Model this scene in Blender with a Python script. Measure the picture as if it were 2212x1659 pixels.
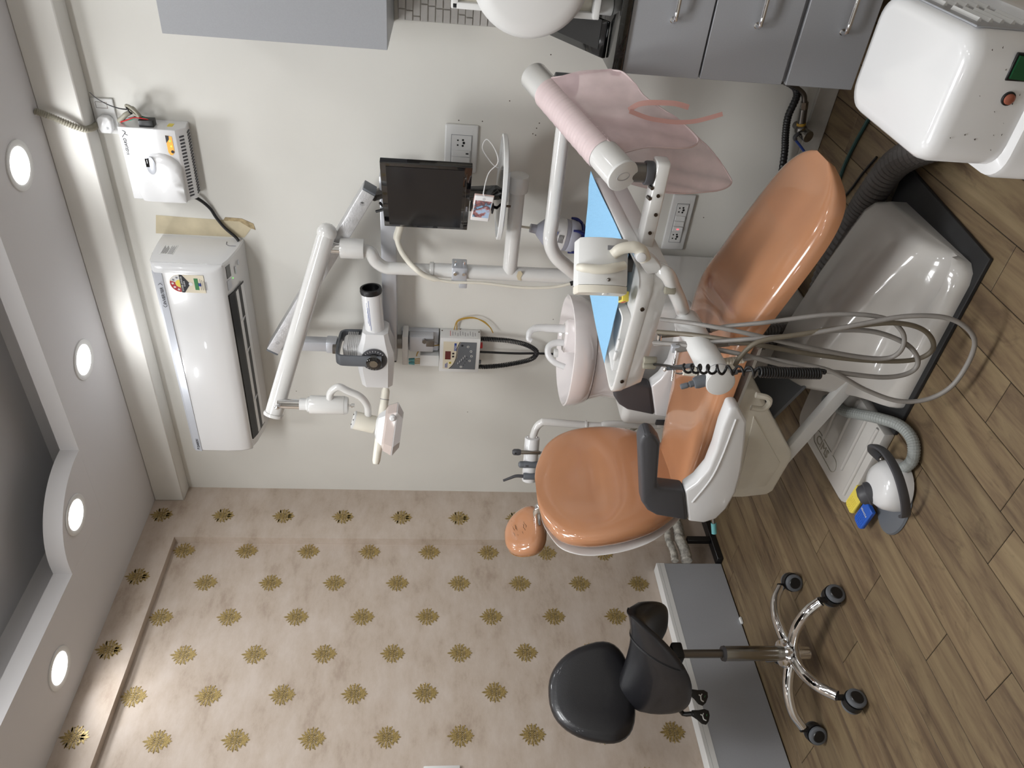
import bpy, bmesh, math, random
from mathutils import Vector as V, Matrix
random.seed(7)
PI = math.pi
for o in list(bpy.data.objects):
    bpy.data.objects.remove(o)
S = bpy.context.scene
COL = S.collection

# ------------------------------------------------------------------ camera
IW, IH = 2212, 1659
FPX, YAW, PIT, ROL = 1634.667, 0.673584, 0.103491, 0.029936
CAM = V((2.833816, -2.665249, 1.395))
_fw = V((-math.sin(YAW)*math.cos(PIT), math.cos(YAW)*math.cos(PIT), -math.sin(PIT)))
_r = V((math.cos(YAW), math.sin(YAW), 0))
_u = _r.cross(_fw)
_R = math.cos(ROL)*_r + math.sin(ROL)*_u
_U = -math.sin(ROL)*_r + math.cos(ROL)*_u
cam_d = bpy.data.cameras.new('camera')
cam_d.sensor_fit = 'HORIZONTAL'; cam_d.sensor_width = 36
cam_d.lens = FPX*36/IW
cam_d.clip_start = 0.02
cam = bpy.data.objects.new('camera', cam_d); COL.objects.link(cam)
m = Matrix.Identity(4)
for i in range(3):
    m[i][0] = -_U[i]; m[i][1] = _R[i]; m[i][2] = -_fw[i]; m[i][3] = CAM[i]
cam.matrix_world = m
S.camera = cam

def at(px, py, ax, val):
    """photo pixel -> point on the world plane axis=val"""
    d = _fw*FPX + _R*(IH/2-py) - _U*(px-IW/2)
    t = (val-CAM[ax])/d[ax]
    return CAM + d*t

# ------------------------------------------------------------------ world, exposure, room lamps, added fill panels
W = bpy.data.worlds.new('world'); S.world = W; W.use_nodes = True
W.node_tree.nodes['Background'].inputs[0].default_value = (0.9, 0.95, 1, 1)
W.node_tree.nodes['Background'].inputs[1].default_value = 0.2
vs = S.view_settings
vs.view_transform = 'Standard'; vs.look = 'None'; vs.gamma = 1; vs.exposure = -0.30
vs.use_curve_mapping = False
ZC = 2.705                       # false ceiling height
LAMP_W = 2.0                     # watts of one recessed downlight
DOWNLIGHTS = [(1.76, -.297), (1.0, -.298), (.564, -.679), (.201, -1.085),
              (.22, -1.85), (.22, -2.7), (2.52, -.3), (1.15, -3.3), (2.1, -3.3), (3.1, -3.3), (3.3, -.9), (3.3, -1.75), (3.3, -2.6)]
def downlight_light(x, y):
    L = bpy.data.lights.new('downlight_lamp', 'AREA'); L.shape = 'DISK'; L.size = .115
    L.energy = LAMP_W; L.color = (.95, .975, 1); L.spread = math.radians(165)
    o = bpy.data.objects.new('downlight_lamp', L); COL.objects.link(o)
    o.location = (x, y, ZC-.012)
    return o
LAMPS = [downlight_light(*p) for p in DOWNLIGHTS]
FILL_PANELS = [(1.25, -1.75), (2.25, -1.75)]     # unseen fill panels added on the upper ceiling to lift the ambient light
FILL_W = (27, 19)
FILL_LAMPS = []
for (x, y), pw in zip(FILL_PANELS, FILL_W):
    L = bpy.data.lights.new('fill_lamp', 'AREA'); L.shape = 'SQUARE'; L.size = .56; L.energy = pw; L.color = (.955, .98, 1)
    o = bpy.data.objects.new('fill_lamp', L); COL.objects.link(o); o.location = (x, y, 2.865); FILL_LAMPS.append(o)

# ------------------------------------------------------------------ materials
MATS = {}
def mat(name, col, rough=.5, metal=0., spec=.5, coat=0., alpha=1., emit=0., noise=None, bump=None, trans=0.):
    """noise=(scale, amount[, detail]) colour variation, bump=(scale, strength)"""
    if name in MATS: return MATS[name]
    M = bpy.data.materials.new(name); M.use_nodes = True
    nt = M.node_tree; b = nt.nodes['Principled BSDF']
    c = tuple(col)+(1,)
    b.inputs['Base Color'].default_value = c
    b.inputs['Roughness'].default_value = rough
    b.inputs['Metallic'].default_value = metal
    b.inputs['Specular IOR Level'].default_value = spec
    b.inputs['Coat Weight'].default_value = coat
    b.inputs['Coat Roughness'].default_value = .04
    b.inputs['Alpha'].default_value = alpha
    b.inputs['Transmission Weight'].default_value = trans
    if emit:
        b.inputs['Emission Color'].default_value = c
        b.inputs['Emission Strength'].default_value = emit
    if noise or bump:
        tc = nt.nodes.new('ShaderNodeTexCoord')
    if noise:
        n = nt.nodes.new('ShaderNodeTexNoise'); n.inputs['Scale'].default_value = noise[0]
        n.inputs['Detail'].default_value = noise[2] if len(noise) > 2 else 4
        nt.links.new(tc.outputs['Object'], n.inputs['Vector'])
        rmp = nt.nodes.new('ShaderNodeValToRGB')
        a = noise[1]
        rmp.color_ramp.elements[0].position = .3; rmp.color_ramp.elements[1].position = .7
        rmp.color_ramp.elements[0].color = tuple(max(0, x*(1-a)) for x in col)+(1,)
        rmp.color_ramp.elements[1].color = tuple(min(1, x*(1+a*.6)) for x in col)+(1,)
        nt.links.new(n.outputs['Fac'], rmp.inputs[0]); nt.links.new(rmp.outputs[0], b.inputs['Base Color'])
    if bump:
        n2 = nt.nodes.new('ShaderNodeTexNoise'); n2.inputs['Scale'].default_value = bump[0]; n2.inputs['Detail'].default_value = 3
        nt.links.new(tc.outputs['Object'], n2.inputs['Vector'])
        bp = nt.nodes.new('ShaderNodeBump'); bp.inputs['Strength'].default_value = bump[1]; bp.inputs['Distance'].default_value = .01
        nt.links.new(n2.outputs['Fac'], bp.inputs['Height']); nt.links.new(bp.outputs[0], b.inputs['Normal'])
    MATS[name] = M
    return M
def lin(r, g, b):
    f = lambda c: (c/255/12.92) if c/255 <= .04045 else ((c/255+.055)/1.055)**2.4
    return (f(r), f(g), f(b))

mat('wall', lin(216, 214, 208), .7, noise=(2.2, .05), bump=(60, .04))
mat('wall_dirty', lin(176, 172, 165), .75, noise=(9, .25))
mat('beam', lin(220, 218, 213), .7, noise=(3, .04))
mat('ceiling', lin(210, 208, 209), .8)
mat('cove', lin(196, 196, 198), .85)
mat('gold', lin(166, 144, 92), .4, .35, noise=(160, .55))
mat('grey_laminate', lin(158, 160, 165), .38, noise=(300, .03))
mat('white', lin(220, 220, 221), .22, spec=.5, coat=.5)
mat('white_paint', lin(216, 215, 213), .16, coat=.7, noise=(6, .03))
mat('base_white_shaded', lin(192, 189, 185), .18, coat=.7, noise=(7, .05))  # white paint darkened to carry the shade under the chair
mat('white_matt', lin(218, 218, 217), .45)
mat('cream', lin(222, 217, 204), .4, noise=(12, .05))
mat('orange', lin(186, 132, 96), .22, coat=1., noise=(5, .06))
mat('ceramic', lin(234, 228, 228), .08, coat=1.)
mat('dark_grey', lin(70, 70, 74), .5)
mat('mid_grey', lin(98, 102, 108), .42)
mat('box_brown', lin(86, 80, 78), .5)
mat('black', lin(20, 20, 22), .38)
mat('black_gloss', lin(12, 12, 14), .08, coat=1.)
mat('screen', lin(26, 25, 27), .18)
mat('black_vinyl', lin(25, 25, 29), .33, coat=.25, bump=(220, .05))
mat('rubber', lin(34, 34, 35), .6, noise=(14, .3))
mat('chrome', (.82, .82, .83), .06, 1.)
mat('brushed', lin(150, 146, 138), .25, 1.)
mat('steel', lin(126, 122, 118), .35, 1.)
mat('bolt', lin(88, 76, 66), .35, 1.)
mat('silver', lin(196, 199, 206), .3, .4)
mat('silver_arm', lin(200, 200, 202), .35, .35, noise=(40, .12), bump=(150, .15))
mat('hose_grey', lin(134, 130, 126), .45, noise=(30, .08))
mat('hose_olive', lin(112, 104, 90), .45, noise=(30, .08))
mat('hose_taupe', lin(150, 146, 132), .5)
mat('duct_grey', lin(88, 84, 82), .5)
mat('pedal_hose', lin(148, 152, 150), .5)
mat('granite', lin(24, 25, 24), .12, coat=.6, noise=(180, .9))
mat('blue_sheet', lin(140, 190, 226), .85, bump=(420, .25))
mat('blue', lin(38, 92, 190), .4)
mat('yellow', lin(228, 208, 88), .45)
mat('gold_wire', lin(176, 140, 54), .4)
mat('red', lin(190, 46, 50), .4)
mat('green_wire', lin(30, 140, 110), .4)
mat('teal_dark', lin(34, 66, 62), .45)
mat('teal', lin(96, 160, 164), .4)
mat('lavender', lin(176, 178, 192), .25, alpha=.88)
mat('navy', lin(34, 42, 104), .4)
mat('pink', lin(226, 200, 203), .3, alpha=.68, noise=(18, .12))
mat('pink_edge', lin(222, 202, 203), .3, alpha=.88)
mat('pink_strap', lin(196, 150, 142), .45, alpha=.85)
mat('clear', lin(228, 222, 222), .18, alpha=.35)
mat('insulation', lin(176, 172, 164), .8, noise=(40, .55), bump=(60, .6))
mat('lens', lin(225, 222, 222), .1, alpha=.75)
mat('lamp_shell', lin(196, 182, 176), .2, coat=.5)
mat('emit_white', (1, .98, .95), .5, emit=9)
mat('led_red', (1, .08, .1), .4, emit=3)
mat('led_green', (.2, .9, .15), .4, emit=1.5)
mat('led_orange', (1, .45, .05), .4, emit=3)
mat('rocker_green', lin(18, 66, 38), .25)
mat('red_btn', lin(146, 84, 66), .3)
mat('display_red', lin(94, 20, 20), .2, coat=.5)
mat('label_cream', lin(216, 207, 186), .4)
mat('label_white', lin(220, 220, 220), .4)
mat('ink', lin(35, 35, 40), .6)
mat('ink_grey', lin(120, 120, 125), .6)
mat('ink_green', lin(50, 120, 70), .6)
mat('ink_blue', lin(40, 66, 140), .6)
mat('star_red', lin(170, 28, 44), .5)
mat('orange_label', lin(240, 168, 30), .4)
mat('plaster_raw', lin(198, 186, 158), .8, noise=(14, .15))
mat('stain', lin(168, 150, 116), .8, noise=(60, .4))
mat('brick_tile', lin(186, 183, 180), .6, noise=(30, .1))
mat('rust', lin(150, 110, 66), .7, noise=(60, .5))
mat('phone_white', lin(232, 230, 230), .25)
mat('rosegold', lin(206, 178, 172), .35, .3)

# picture on the phone screen: bands of sky, dune, water (flat print)
def phone_picture():
    M = bpy.data.materials.new('phone_picture'); M.use_nodes = True; nt = M.node_tree; b = nt.nodes['Principled BSDF']
    tc = nt.nodes.new('ShaderNodeTexCoord'); mp = nt.nodes.new('ShaderNodeMapping'); mp.inputs['Rotation'].default_value = (.4, .3, .5)
    nt.links.new(tc.outputs['Generated'], mp.inputs[0])
    w = nt.nodes.new('ShaderNodeTexNoise'); w.inputs['Scale'].default_value = 2.2; nt.links.new(mp.outputs[0], w.inputs['Vector'])
    r = nt.nodes.new('ShaderNodeValToRGB'); e = r.color_ramp.elements
    e[0].position = .36; e[0].color = lin(120, 150, 178)+(1,); e[1].position = .64; e[1].color = lin(150, 168, 190)+(1,)
    for p, c in ((.44, (70, 66, 74)), (.5, (118, 78, 80)), (.56, (150, 104, 104))):
        q = e.new(p); q.color = lin(*c)+(1,)
    nt.links.new(w.outputs['Fac'], r.inputs[0]); nt.links.new(r.outputs[0], b.inputs['Base Color']); nt.links.new(r.outputs[0], b.inputs['Emission Color'])
    b.inputs['Emission Strength'].default_value = .35; b.inputs['Roughness'].default_value = .15
    MATS['phone_picture'] = M
phone_picture()
# wallpaper: soft cloudy beige
def wallpaper():
    M = bpy.data.materials.new('wallpaper'); M.use_nodes = True; nt = M.node_tree; b = nt.nodes['Principled BSDF']
    tc = nt.nodes.new('ShaderNodeTexCoord'); mp = nt.nodes.new('ShaderNodeMapping')
    mp.inputs['Scale'].default_value = (1, .75, 1.7)
    nt.links.new(tc.outputs['Object'], mp.inputs[0])
    n = nt.nodes.new('ShaderNodeTexNoise'); n.inputs['Scale'].default_value = 7; n.inputs['Detail'].default_value = 9; n.inputs['Roughness'].default_value = .68
    nt.links.new(mp.outputs[0], n.inputs['Vector'])
    r = nt.nodes.new('ShaderNodeValToRGB'); e = r.color_ramp.elements
    e[0].position = .3; e[0].color = lin(164, 147, 132)+(1,)
    e[1].position = .66; e[1].color = lin(194, 181, 170)+(1,)
    k = e.new(.45); k.color = lin(182, 167, 153)+(1,)
    nt.links.new(n.outputs['Fac'], r.inputs[0]); nt.links.new(r.outputs[0], b.inputs['Base Color'])
    b.inputs['Roughness'].default_value = .62
    MATS['wallpaper'] = M
wallpaper()

# wood plank vinyl: weathered brown, varies per plank object
def wood():
    M = bpy.data.materials.new('wood'); M.use_nodes = True; nt = M.node_tree; b = nt.nodes['Principled BSDF']
    N = nt.nodes.new; Lk = nt.links.new
    tc = N('ShaderNodeTexCoord'); oi = N('ShaderNodeObjectInfo')
    mul = N('ShaderNodeVectorMath'); mul.operation = 'SCALE'; mul.inputs[3].default_value = 37.
    comb = N('ShaderNodeCombineXYZ'); Lk(oi.outputs['Random'], comb.inputs[0]); Lk(oi.outputs['Random'], comb.inputs[1])
    Lk(comb.outputs[0], mul.inputs[0])
    add = N('ShaderNodeVectorMath'); Lk(tc.outputs['Object'], add.inputs[0]); Lk(mul.outputs[0], add.inputs[1])
    mp = N('ShaderNodeMapping'); mp.inputs['Scale'].default_value = (13, 1.5, 1); Lk(add.outputs[0], mp.inputs[0])
    n1 = N('ShaderNodeTexNoise'); n1.inputs['Scale'].default_value = 1.6; n1.inputs['Detail'].default_value = 9; n1.inputs['Roughness'].default_value = .66; n1.inputs['Distortion'].default_value = .7
    Lk(mp.outputs[0], n1.inputs['Vector'])
    r = N('ShaderNodeValToRGB'); e = r.color_ramp.elements
    e[0].position = .22; e[0].color = lin(66, 52, 39)+(1,)
    e[1].position = .8; e[1].color = lin(140, 123, 95)+(1,)
    for p, c in ((.4, (98, 80, 60)), (.5, (113, 95, 71)), (.62, (125, 108, 81))):
        q = e.new(p); q.color = lin(*c)+(1,)
    Lk(n1.outputs['Fac'], r.inputs[0])
    # darker blotchy patches
    mp2 = N('ShaderNodeMapping'); mp2.inputs['Scale'].default_value = (7, 2.6, 1); Lk(add.outputs[0], mp2.inputs[0])
    n2 = N('ShaderNodeTexNoise'); n2.inputs['Scale'].default_value = 1.3; n2.inputs['Detail'].default_value = 7; n2.inputs['Roughness'].default_value = .7; n2.inputs['Distortion'].default_value = 1.5
    Lk(mp2.outputs[0], n2.inputs['Vector'])
    r2 = N('ShaderNodeValToRGB'); e2 = r2.color_ramp.elements
    e2[0].position = .56; e2[0].color = (1, 1, 1, 1); e2[1].position = .72; e2[1].color = (.52, .48, .47, 1)
    Lk(n2.outputs['Fac'], r2.inputs[0])
    mx = N('ShaderNodeMix'); mx.data_type = 'RGBA'; mx.blend_type = 'MULTIPLY'; mx.inputs[0].default_value = 1
    Lk(r.outputs[0], mx.inputs[6]); Lk(r2.outputs[0], mx.inputs[7])
    hs = N('ShaderNodeHueSaturation'); mr = N('ShaderNodeMapRange')
    mr.inputs[3].default_value = .88; mr.inputs[4].default_value = 1.1
    Lk(oi.outputs['Random'], mr.inputs[0]); Lk(mr.outputs[0], hs.inputs['Value']); Lk(mx.outputs[2], hs.inputs['Color'])
    Lk(hs.outputs[0], b.inputs['Base Color'])
    b.inputs['Roughness'].default_value = .5
    bp = N('ShaderNodeBump'); bp.inputs['Strength'].default_value = .12; bp.inputs['Distance'].default_value = .004
    Lk(n1.outputs['Fac'], bp.inputs['Height']); Lk(bp.outputs[0], b.inputs['Normal'])
    MATS['wood'] = M
wood()

# ------------------------------------------------------------------ mesh helpers
def cr(pts, n=8, closed=False):
    """Catmull-Rom through pts"""
    P = [V(p) for p in pts]; out = []
    N = len(P)
    rng = range(N) if closed else range(N-1)
    for i in rng:
        if closed: a, b, c, d = P[(i-1) % N], P[i], P[(i+1) % N], P[(i+2) % N]
        else:
            b, c = P[i], P[i+1]
            a = P[i-1] if i > 0 else b+(b-c); d = P[i+2] if i+2 < N else c+(c-b)
        for k in range(n):
            t = k/n
            out.append(.5*((2*b)+(c-a)*t+(2*a-5*b+4*c-d)*t*t+(3*b-a-3*c+d)*t**3))
    if not closed: out.append(P[-1])
    return out
def frame(d):
    d = V(d).normalized()
    h = V((0, 0, 1)) if abs(d.z) < .9 else V((1, 0, 0))
    x = h.cross(d).normalized(); y = d.cross(x)
    return x, y, d
class B:
    """mesh builder; all coordinates in world metres"""
    def __init__(s): s.v = []; s.f = []
    def _add(s, vs, fs):
        o = len(s.v); s.v += [V(q) for q in vs]; s.f += [tuple(i+o for i in f) for f in fs]; return s
    def bm(s, bmm):
        bmm.verts.index_update()
        s._add([v.co.copy() for v in bmm.verts], [[v.index for v in f.verts] for f in bmm.faces]); bmm.free(); return s
    def box(s, lo, hi, bevel=0, seg=2, R=None, c=None):
        """axis box lo..hi; with R (3x3) rotated about c"""
        lo, hi = V(lo), V(hi); b = bmesh.new(); bmesh.ops.create_cube(b, size=1)
        ctr = (lo+hi)/2; sz = hi-lo
        for v in b.verts: v.co = V((v.co.x*sz.x, v.co.y*sz.y, v.co.z*sz.z))
        if bevel: bmesh.ops.bevel(b, geom=b.edges[:], offset=min(bevel, min(abs(q) for q in sz)*.49), segments=seg, profile=.5, affect='EDGES')
        for v in b.verts:
            q = v.co
            if R is not None: q = R @ q
            v.co = q+(V(c) if c is not None else ctr)
        return s.bm(b)
    def obox(s, c, size, ex, ey, ez, bevel=0, seg=2):
        R = Matrix((ex, ey, ez)).transposed(); h = V(size)/2
        return s.box(-h, h, bevel, seg, R, c)
    def beam(s, p0, p1, w, h, bevel=0, up=(0, 0, 1)):
        p0, p1 = V(p0), V(p1); d = (p1-p0); L = d.length; d.normalize()
        x = V(up).cross(d)
        if x.length < 1e-4: x = V((1, 0, 0)).cross(d)
        x.normalize(); y = d.cross(x)
        return s.obox((p0+p1)/2, (w, h, L), x, y, d, bevel)
    def cyl(s, p0, p1, r0, r1=None, n=24, bevel=0):
        p0, p1 = V(p0), V(p1); r1 = r0 if r1 is None else r1
        L = (p1-p0).length
        if bevel:
            prof = [(0, 0), (r0-bevel, 0), (r0-bevel*.3, bevel*.3), (r0, bevel), (r1, L-bevel), (r1-bevel*.3, L-bevel*.3), (r1-bevel, L), (0, L)]
        else: prof = [(0, 0), (r0, 0), (r1, L), (0, L)]
        return s.lathe(prof, p0, p1-p0, n)
    def lathe(s, prof, org, axis=(0, 0, 1), n=28, sx=1., sy=1., rot=0, X=None):
        x, y, d = frame(axis); org = V(org)
        if X is not None:
            x = V(X); y = d.cross(x)
        rings = []
        vs = []; fs = []
        for (r, h) in prof:
            if r < 1e-7: rings.append([len(vs)]); vs.append(org+d*h)
            else:
                st = len(vs)
                for k in range(n):
                    a = 2*PI*k/n+rot
                    vs.append(org+d*h+x*(r*sx*math.cos(a))+y*(r*sy*math.sin(a)))
                rings.append(list(range(st, st+n)))
        for a, b in zip(rings, rings[1:]):
            if len(a) == 1 and len(b) == 1: continue
            for k in range(n):
                k2 = (k+1) % n
                if len(a) == 1: fs.append((a[0], b[k2], b[k]))
                elif len(b) == 1: fs.append((a[k], a[k2], b[0]))
                else: fs.append((a[k], a[k2], b[k2], b[k]))
        return s._add(vs, fs)
    def loft(s, rings, cap=True, closed=True):
        n = len(rings[0]); vs = [q for r in rings for q in r]; fs = []
        for i in range(len(rings)-1):
            for k in range(n if closed else n-1):
                k2 = (k+1) % n
                fs.append((i*n+k, i*n+k2, (i+1)*n+k2, (i+1)*n+k))
        if cap and closed:
            fs.append(tuple(range(n-1, -1, -1))); fs.append(tuple(range((len(rings)-1)*n, len(rings)*n)))
        return s._add(vs, fs)
    def tube(s, pts, r, n=12, cap=True, smooth=0):
        P = cr(pts, smooth) if smooth else [V(p) for p in pts]
        m = len(P); rr = r if isinstance(r, (list, tuple)) else [r]*m
        if len(rr) != m:
            rr = [rr[0]+(rr[-1]-rr[0])*i/(m-1) for i in range(m)] if len(rr) == 2 else [rr[min(len(rr)-1, int(i/(m-1)*(len(rr)-1)+.5))] for i in range(m)]
        t0 = (P[1]-P[0]).normalized(); x, y, _ = frame(t0); rings = []
        for i in range(m):
            t = (P[min(i+1, m-1)]-P[max(i-1, 0)])
            t = t.normalized() if t.length > 1e-9 else t0
            ax = t0.cross(t)
            if ax.length > 1e-7:
                q = Matrix.Rotation(t0.angle(t), 3, ax.normalized()); x = q @ x; y = q @ y
            t0 = t
            rings.append([P[i]+(x*math.cos(2*PI*k/n)+y*math.sin(2*PI*k/n))*rr[i] for k in range(n)])
        return s.loft(rings, cap)
    def prism(s, out, org, ex, ey, depth, bevel=0, seg=2, ez=None):
        """2D outline (list of (a,b)) placed at org+a*ex+b*ey, extruded along ex x ey by depth"""
        ex, ey, org = V(ex), V(ey), V(org); ez = V(ez) if ez is not None else ex.cross(ey).normalized()
        b = bmesh.new()
        vs = [b.verts.new(org+ex*p[0]+ey*p[1]) for p in out]
        f = b.faces.new(vs); r = bmesh.ops.extrude_face_region(b, geom=[f])
        for g in r['geom']:
            if isinstance(g, bmesh.types.BMVert): g.co += ez*depth
        bmesh.ops.recalc_face_normals(b, faces=b.faces[:])
        if bevel:
            ed = [e for e in b.edges if len(e.link_faces) == 2 and e.calc_face_angle(0) > .6 and all(len(fc.verts) == len(out) or True for fc in e.link_faces)]
            bmesh.ops.bevel(b, geom=ed, offset=bevel, segments=seg, profile=.5, affect='EDGES')
        return s.bm(b)
    def ball(s, c, r, n=20, m=12, ax=(1, 1, 1), R=None):
        vs = []; fs = []; c = V(c)
        for i in range(m+1):
            th = PI*i/m
            for k in range(n):
                a = 2*PI*k/n
                q = V((math.sin(th)*math.cos(a)*ax[0], math.sin(th)*math.sin(a)*ax[1], math.cos(th)*ax[2]))*r
                if R is not None: q = R @ q
                vs.append(c+q)
        for i in range(m):
            for k in range(n):
                fs.append((i*n+k, i*n+(k+1) % n, (i+1)*n+(k+1) % n, (i+1)*n+k))
        b = bmesh.new(); bv = [b.verts.new(q) for q in vs]
        for f in fs: b.faces.new([bv[i] for i in f])
        bmesh.ops.remove_doubles(b, verts=b.verts[:], dist=1e-5)
        return s.bm(b)
    def sheet(s, grid, thick=0.0):
        """grid[i][j] of points -> surface (with thickness when thick)"""
        n, mm = len(grid), len(grid[0]); vs = [V(q) for r in grid for q in r]
        fs = [(i*mm+j, i*mm+j+1, (i+1)*mm+j+1, (i+1)*mm+j) for i in range(n-1) for j in range(mm-1)]
        if not thick: return s._add(vs, fs)
        b = bmesh.new(); bv = [b.verts.new(q) for q in vs]
        for f in fs: b.faces.new([bv[i] for i in f])
        bmesh.ops.recalc_face_normals(b, faces=b.faces[:])
        bmesh.ops.solidify(b, geom=b.faces[:], thickness=thick)
        return s.bm(b)
    def obj(s, name, material, parent=None, smooth=38, label=None, kind=None, loc=None):
        me = bpy.data.meshes.new(name)
        root = V((0, 0, 0)); p = parent
        while p is not None: root += V(p.location); p = p.parent
        off = V(loc) if loc is not None else V((0, 0, 0))
        me.from_pydata([tuple(q-root-off) for q in s.v], [], s.f)
        b = bmesh.new(); b.from_mesh(me)
        bmesh.ops.recalc_face_normals(b, faces=b.faces[:]); b.to_mesh(me); b.free()
        if smooth:
            for pl in me.polygons: pl.use_smooth = True
            me.set_sharp_from_angle(angle=math.radians(smooth))
        me.materials.append(MATS[material])
        o = bpy.data.objects.new(name, me); COL.objects.link(o)
        if parent is not None: o.parent = parent
        o.location = off
        if label: o['label'] = label
        if kind: o['kind'] = kind
        return o
def thing(name, label, cat, loc=(0, 0, 0), group=None):
    o = bpy.data.objects.new(name, None); COL.objects.link(o); o.location = V(loc)
    o.empty_display_size = .05
    o['label'] = label; o['category'] = cat
    if group: o['group'] = group
    return o
def tag(o, label, cat, group=None):
    o['label'] = label; o['category'] = cat
    if group: o['group'] = group
    return o
def struct(o): o['kind'] = 'structure'; return o
def rrect(w, h, r, n=4):
    """rounded rectangle outline centred at 0"""
    out = []
    for cx, cy, a0 in ((w/2-r, h/2-r, 0), (-w/2+r, h/2-r, 90), (-w/2+r, -h/2+r, 180), (w/2-r, -h/2+r, 270)):
        for k in range(n+1):
            a = math.radians(a0+90*k/n); out.append((cx+r*math.cos(a), cy+r*math.sin(a)))
    return out
def text(name, body, org, ex, ey, size, material, parent, depth=.0004, align='LEFT', shear=0):
    """flat lettering as a mesh: baseline along ex, upward ey"""
    c = bpy.data.curves.new(name, 'FONT'); c.body = body; c.size = size; c.extrude = depth; c.align_x = align; c.resolution_u = 2; c.shear = shear
    t = bpy.data.objects.new(name, c); COL.objects.link(t)
    dg = bpy.context.evaluated_depsgraph_get(); me = bpy.data.meshes.new_from_object(t.evaluated_get(dg))
    bpy.data.objects.remove(t)
    ex, ey = V(ex).normalized(), V(ey).normalized(); ez = ex.cross(ey)
    b = B(); b._add([V(org)+ex*v.co.x+ey*v.co.y+ez*v.co.z for v in me.vertices], [tuple(p.vertices) for p in me.polygons])
    return b.obj(name, material, parent, smooth=0)
X, Y, Z = V((1, 0, 0)), V((0, 1, 0)), V((0, 0, 1))
# ================================================================== room shell
XR, YF, ZT = 3.75, -3.9, 2.95
REC = -.042                       # recess depth of the wallpaper panel
fl = struct(B().box((-.12, YF-.1, -.08), (XR+.1, .1, -.003)).obj('floor', 'rubber'))
# planks run along y
PW = .131; PL = .915
ends = {0: -1.283, -1: -.991, 1: -1.574, 2: -1.764, 5: -1.489, 8: -1.105, -4: -.853, -6: -1.435}
for k in range(-7, 23):
    x0, x1 = .885+PW*k, .885+PW*(k+1)
    x0c, x1c = max(x0, -.04), min(x1, XR)
    if x1c-x0c < .01: continue
    e0 = ends.get(k, -((k*.37+.21) % 1)*PL)
    y = e0+PL*math.ceil((0-e0)/PL)
    while y > YF:
        a, b2 = min(y, 0), max(y-PL, YF)
        if a-b2 > .02:
            g = .0009
            pb = B().box((x0c+g, b2+g, -.003), (x1c-g, a-g, 0), .0012, 1)
            pb.obj('plank', 'wood', fl, smooth=0, loc=((x0c+x1c)/2, (a+b2)/2, 0))
        y -= PL
wb = struct(B().box((-.12, 0, 0), (XR+.1, .1, ZT)).obj('wall_back', 'wall'))
FY, FZ = -.312, 2.555             # corner of the recessed panel
wl = B()
wl.box((-.12, -.0001, 0), (REC-.03, YF, ZT)); wl.box((REC-.03, FY, 0), (0, 0, ZT)); wl.box((REC-.03, YF, FZ), (0, FY, ZT))
wl.box((REC-.03, YF, 0), (0, -3.3, FZ)); wl.box((REC-.03, -3.3, 0), (REC, FY, FZ))
wl = struct(wl.obj('wall_left', 'wallpaper', smooth=0))
struct(B().box((XR, YF-.1, 0), (XR+.1, 0, ZT)).obj('wall_right', 'wall'))
struct(B().box((-.12, YF-.1, 0), (XR, YF, ZT)).obj('wall_front', 'wall'))
tr = struct(B().box((0, -.09, 2.57), (XR, 0, ZC), .004, 1).obj('trim_1', 'beam')); tr['label'] = 'white plaster beam along the top of the wall'
tr = struct(B().box((1.2, -.012, 0), (XR, 0, .075), .004, 1).obj('trim_2', 'wall_dirty')); tr['label'] = 'worn plaster skirting at the foot of the wall'
# ceiling: slab, lowered band with a rounded corner, cove walls
ce = struct(B().box((-.12, YF-.1, 2.9), (XR+.1, .1, ZT)).obj('ceiling', 'cove', smooth=0))
bd = B()
bd.box((0, -.52, ZC), (XR, 0, ZC+.068)); bd.box((0, YF, ZC), (.4, -.52, ZC+.068)); bd.box((3.1, YF, ZC), (XR, -.52, ZC+.068)); bd.box((.4, YF, ZC), (3.1, -3.1, ZC+.068))
arc = [(.35, -.5), (.35, -.823)]+[(.43+.313*math.cos(math.radians(a)), -.51+.313*math.sin(math.radians(a))) for a in range(-92, 3, 4)]
bd.prism(arc, (0, 0, ZC+.0003), X, Y, .0676)
bd.obj('lowered_band', 'ceiling', ce, smooth=30)
cw = B(); t = .02
cw.box((.3, -.39, ZC+.068), (3.2, -.37, 2.9)); cw.box((.28, -3.2, ZC+.068), (.3, -.37, 2.9)); cw.box((3.2, -3.2, ZC+.068), (3.22, -.37, 2.9)); cw.box((.3, -3.22, ZC+.068), (3.2, -3.2, 2.9))
cw.obj('cove_wall', 'ceiling', ce, smooth=0)
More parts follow.
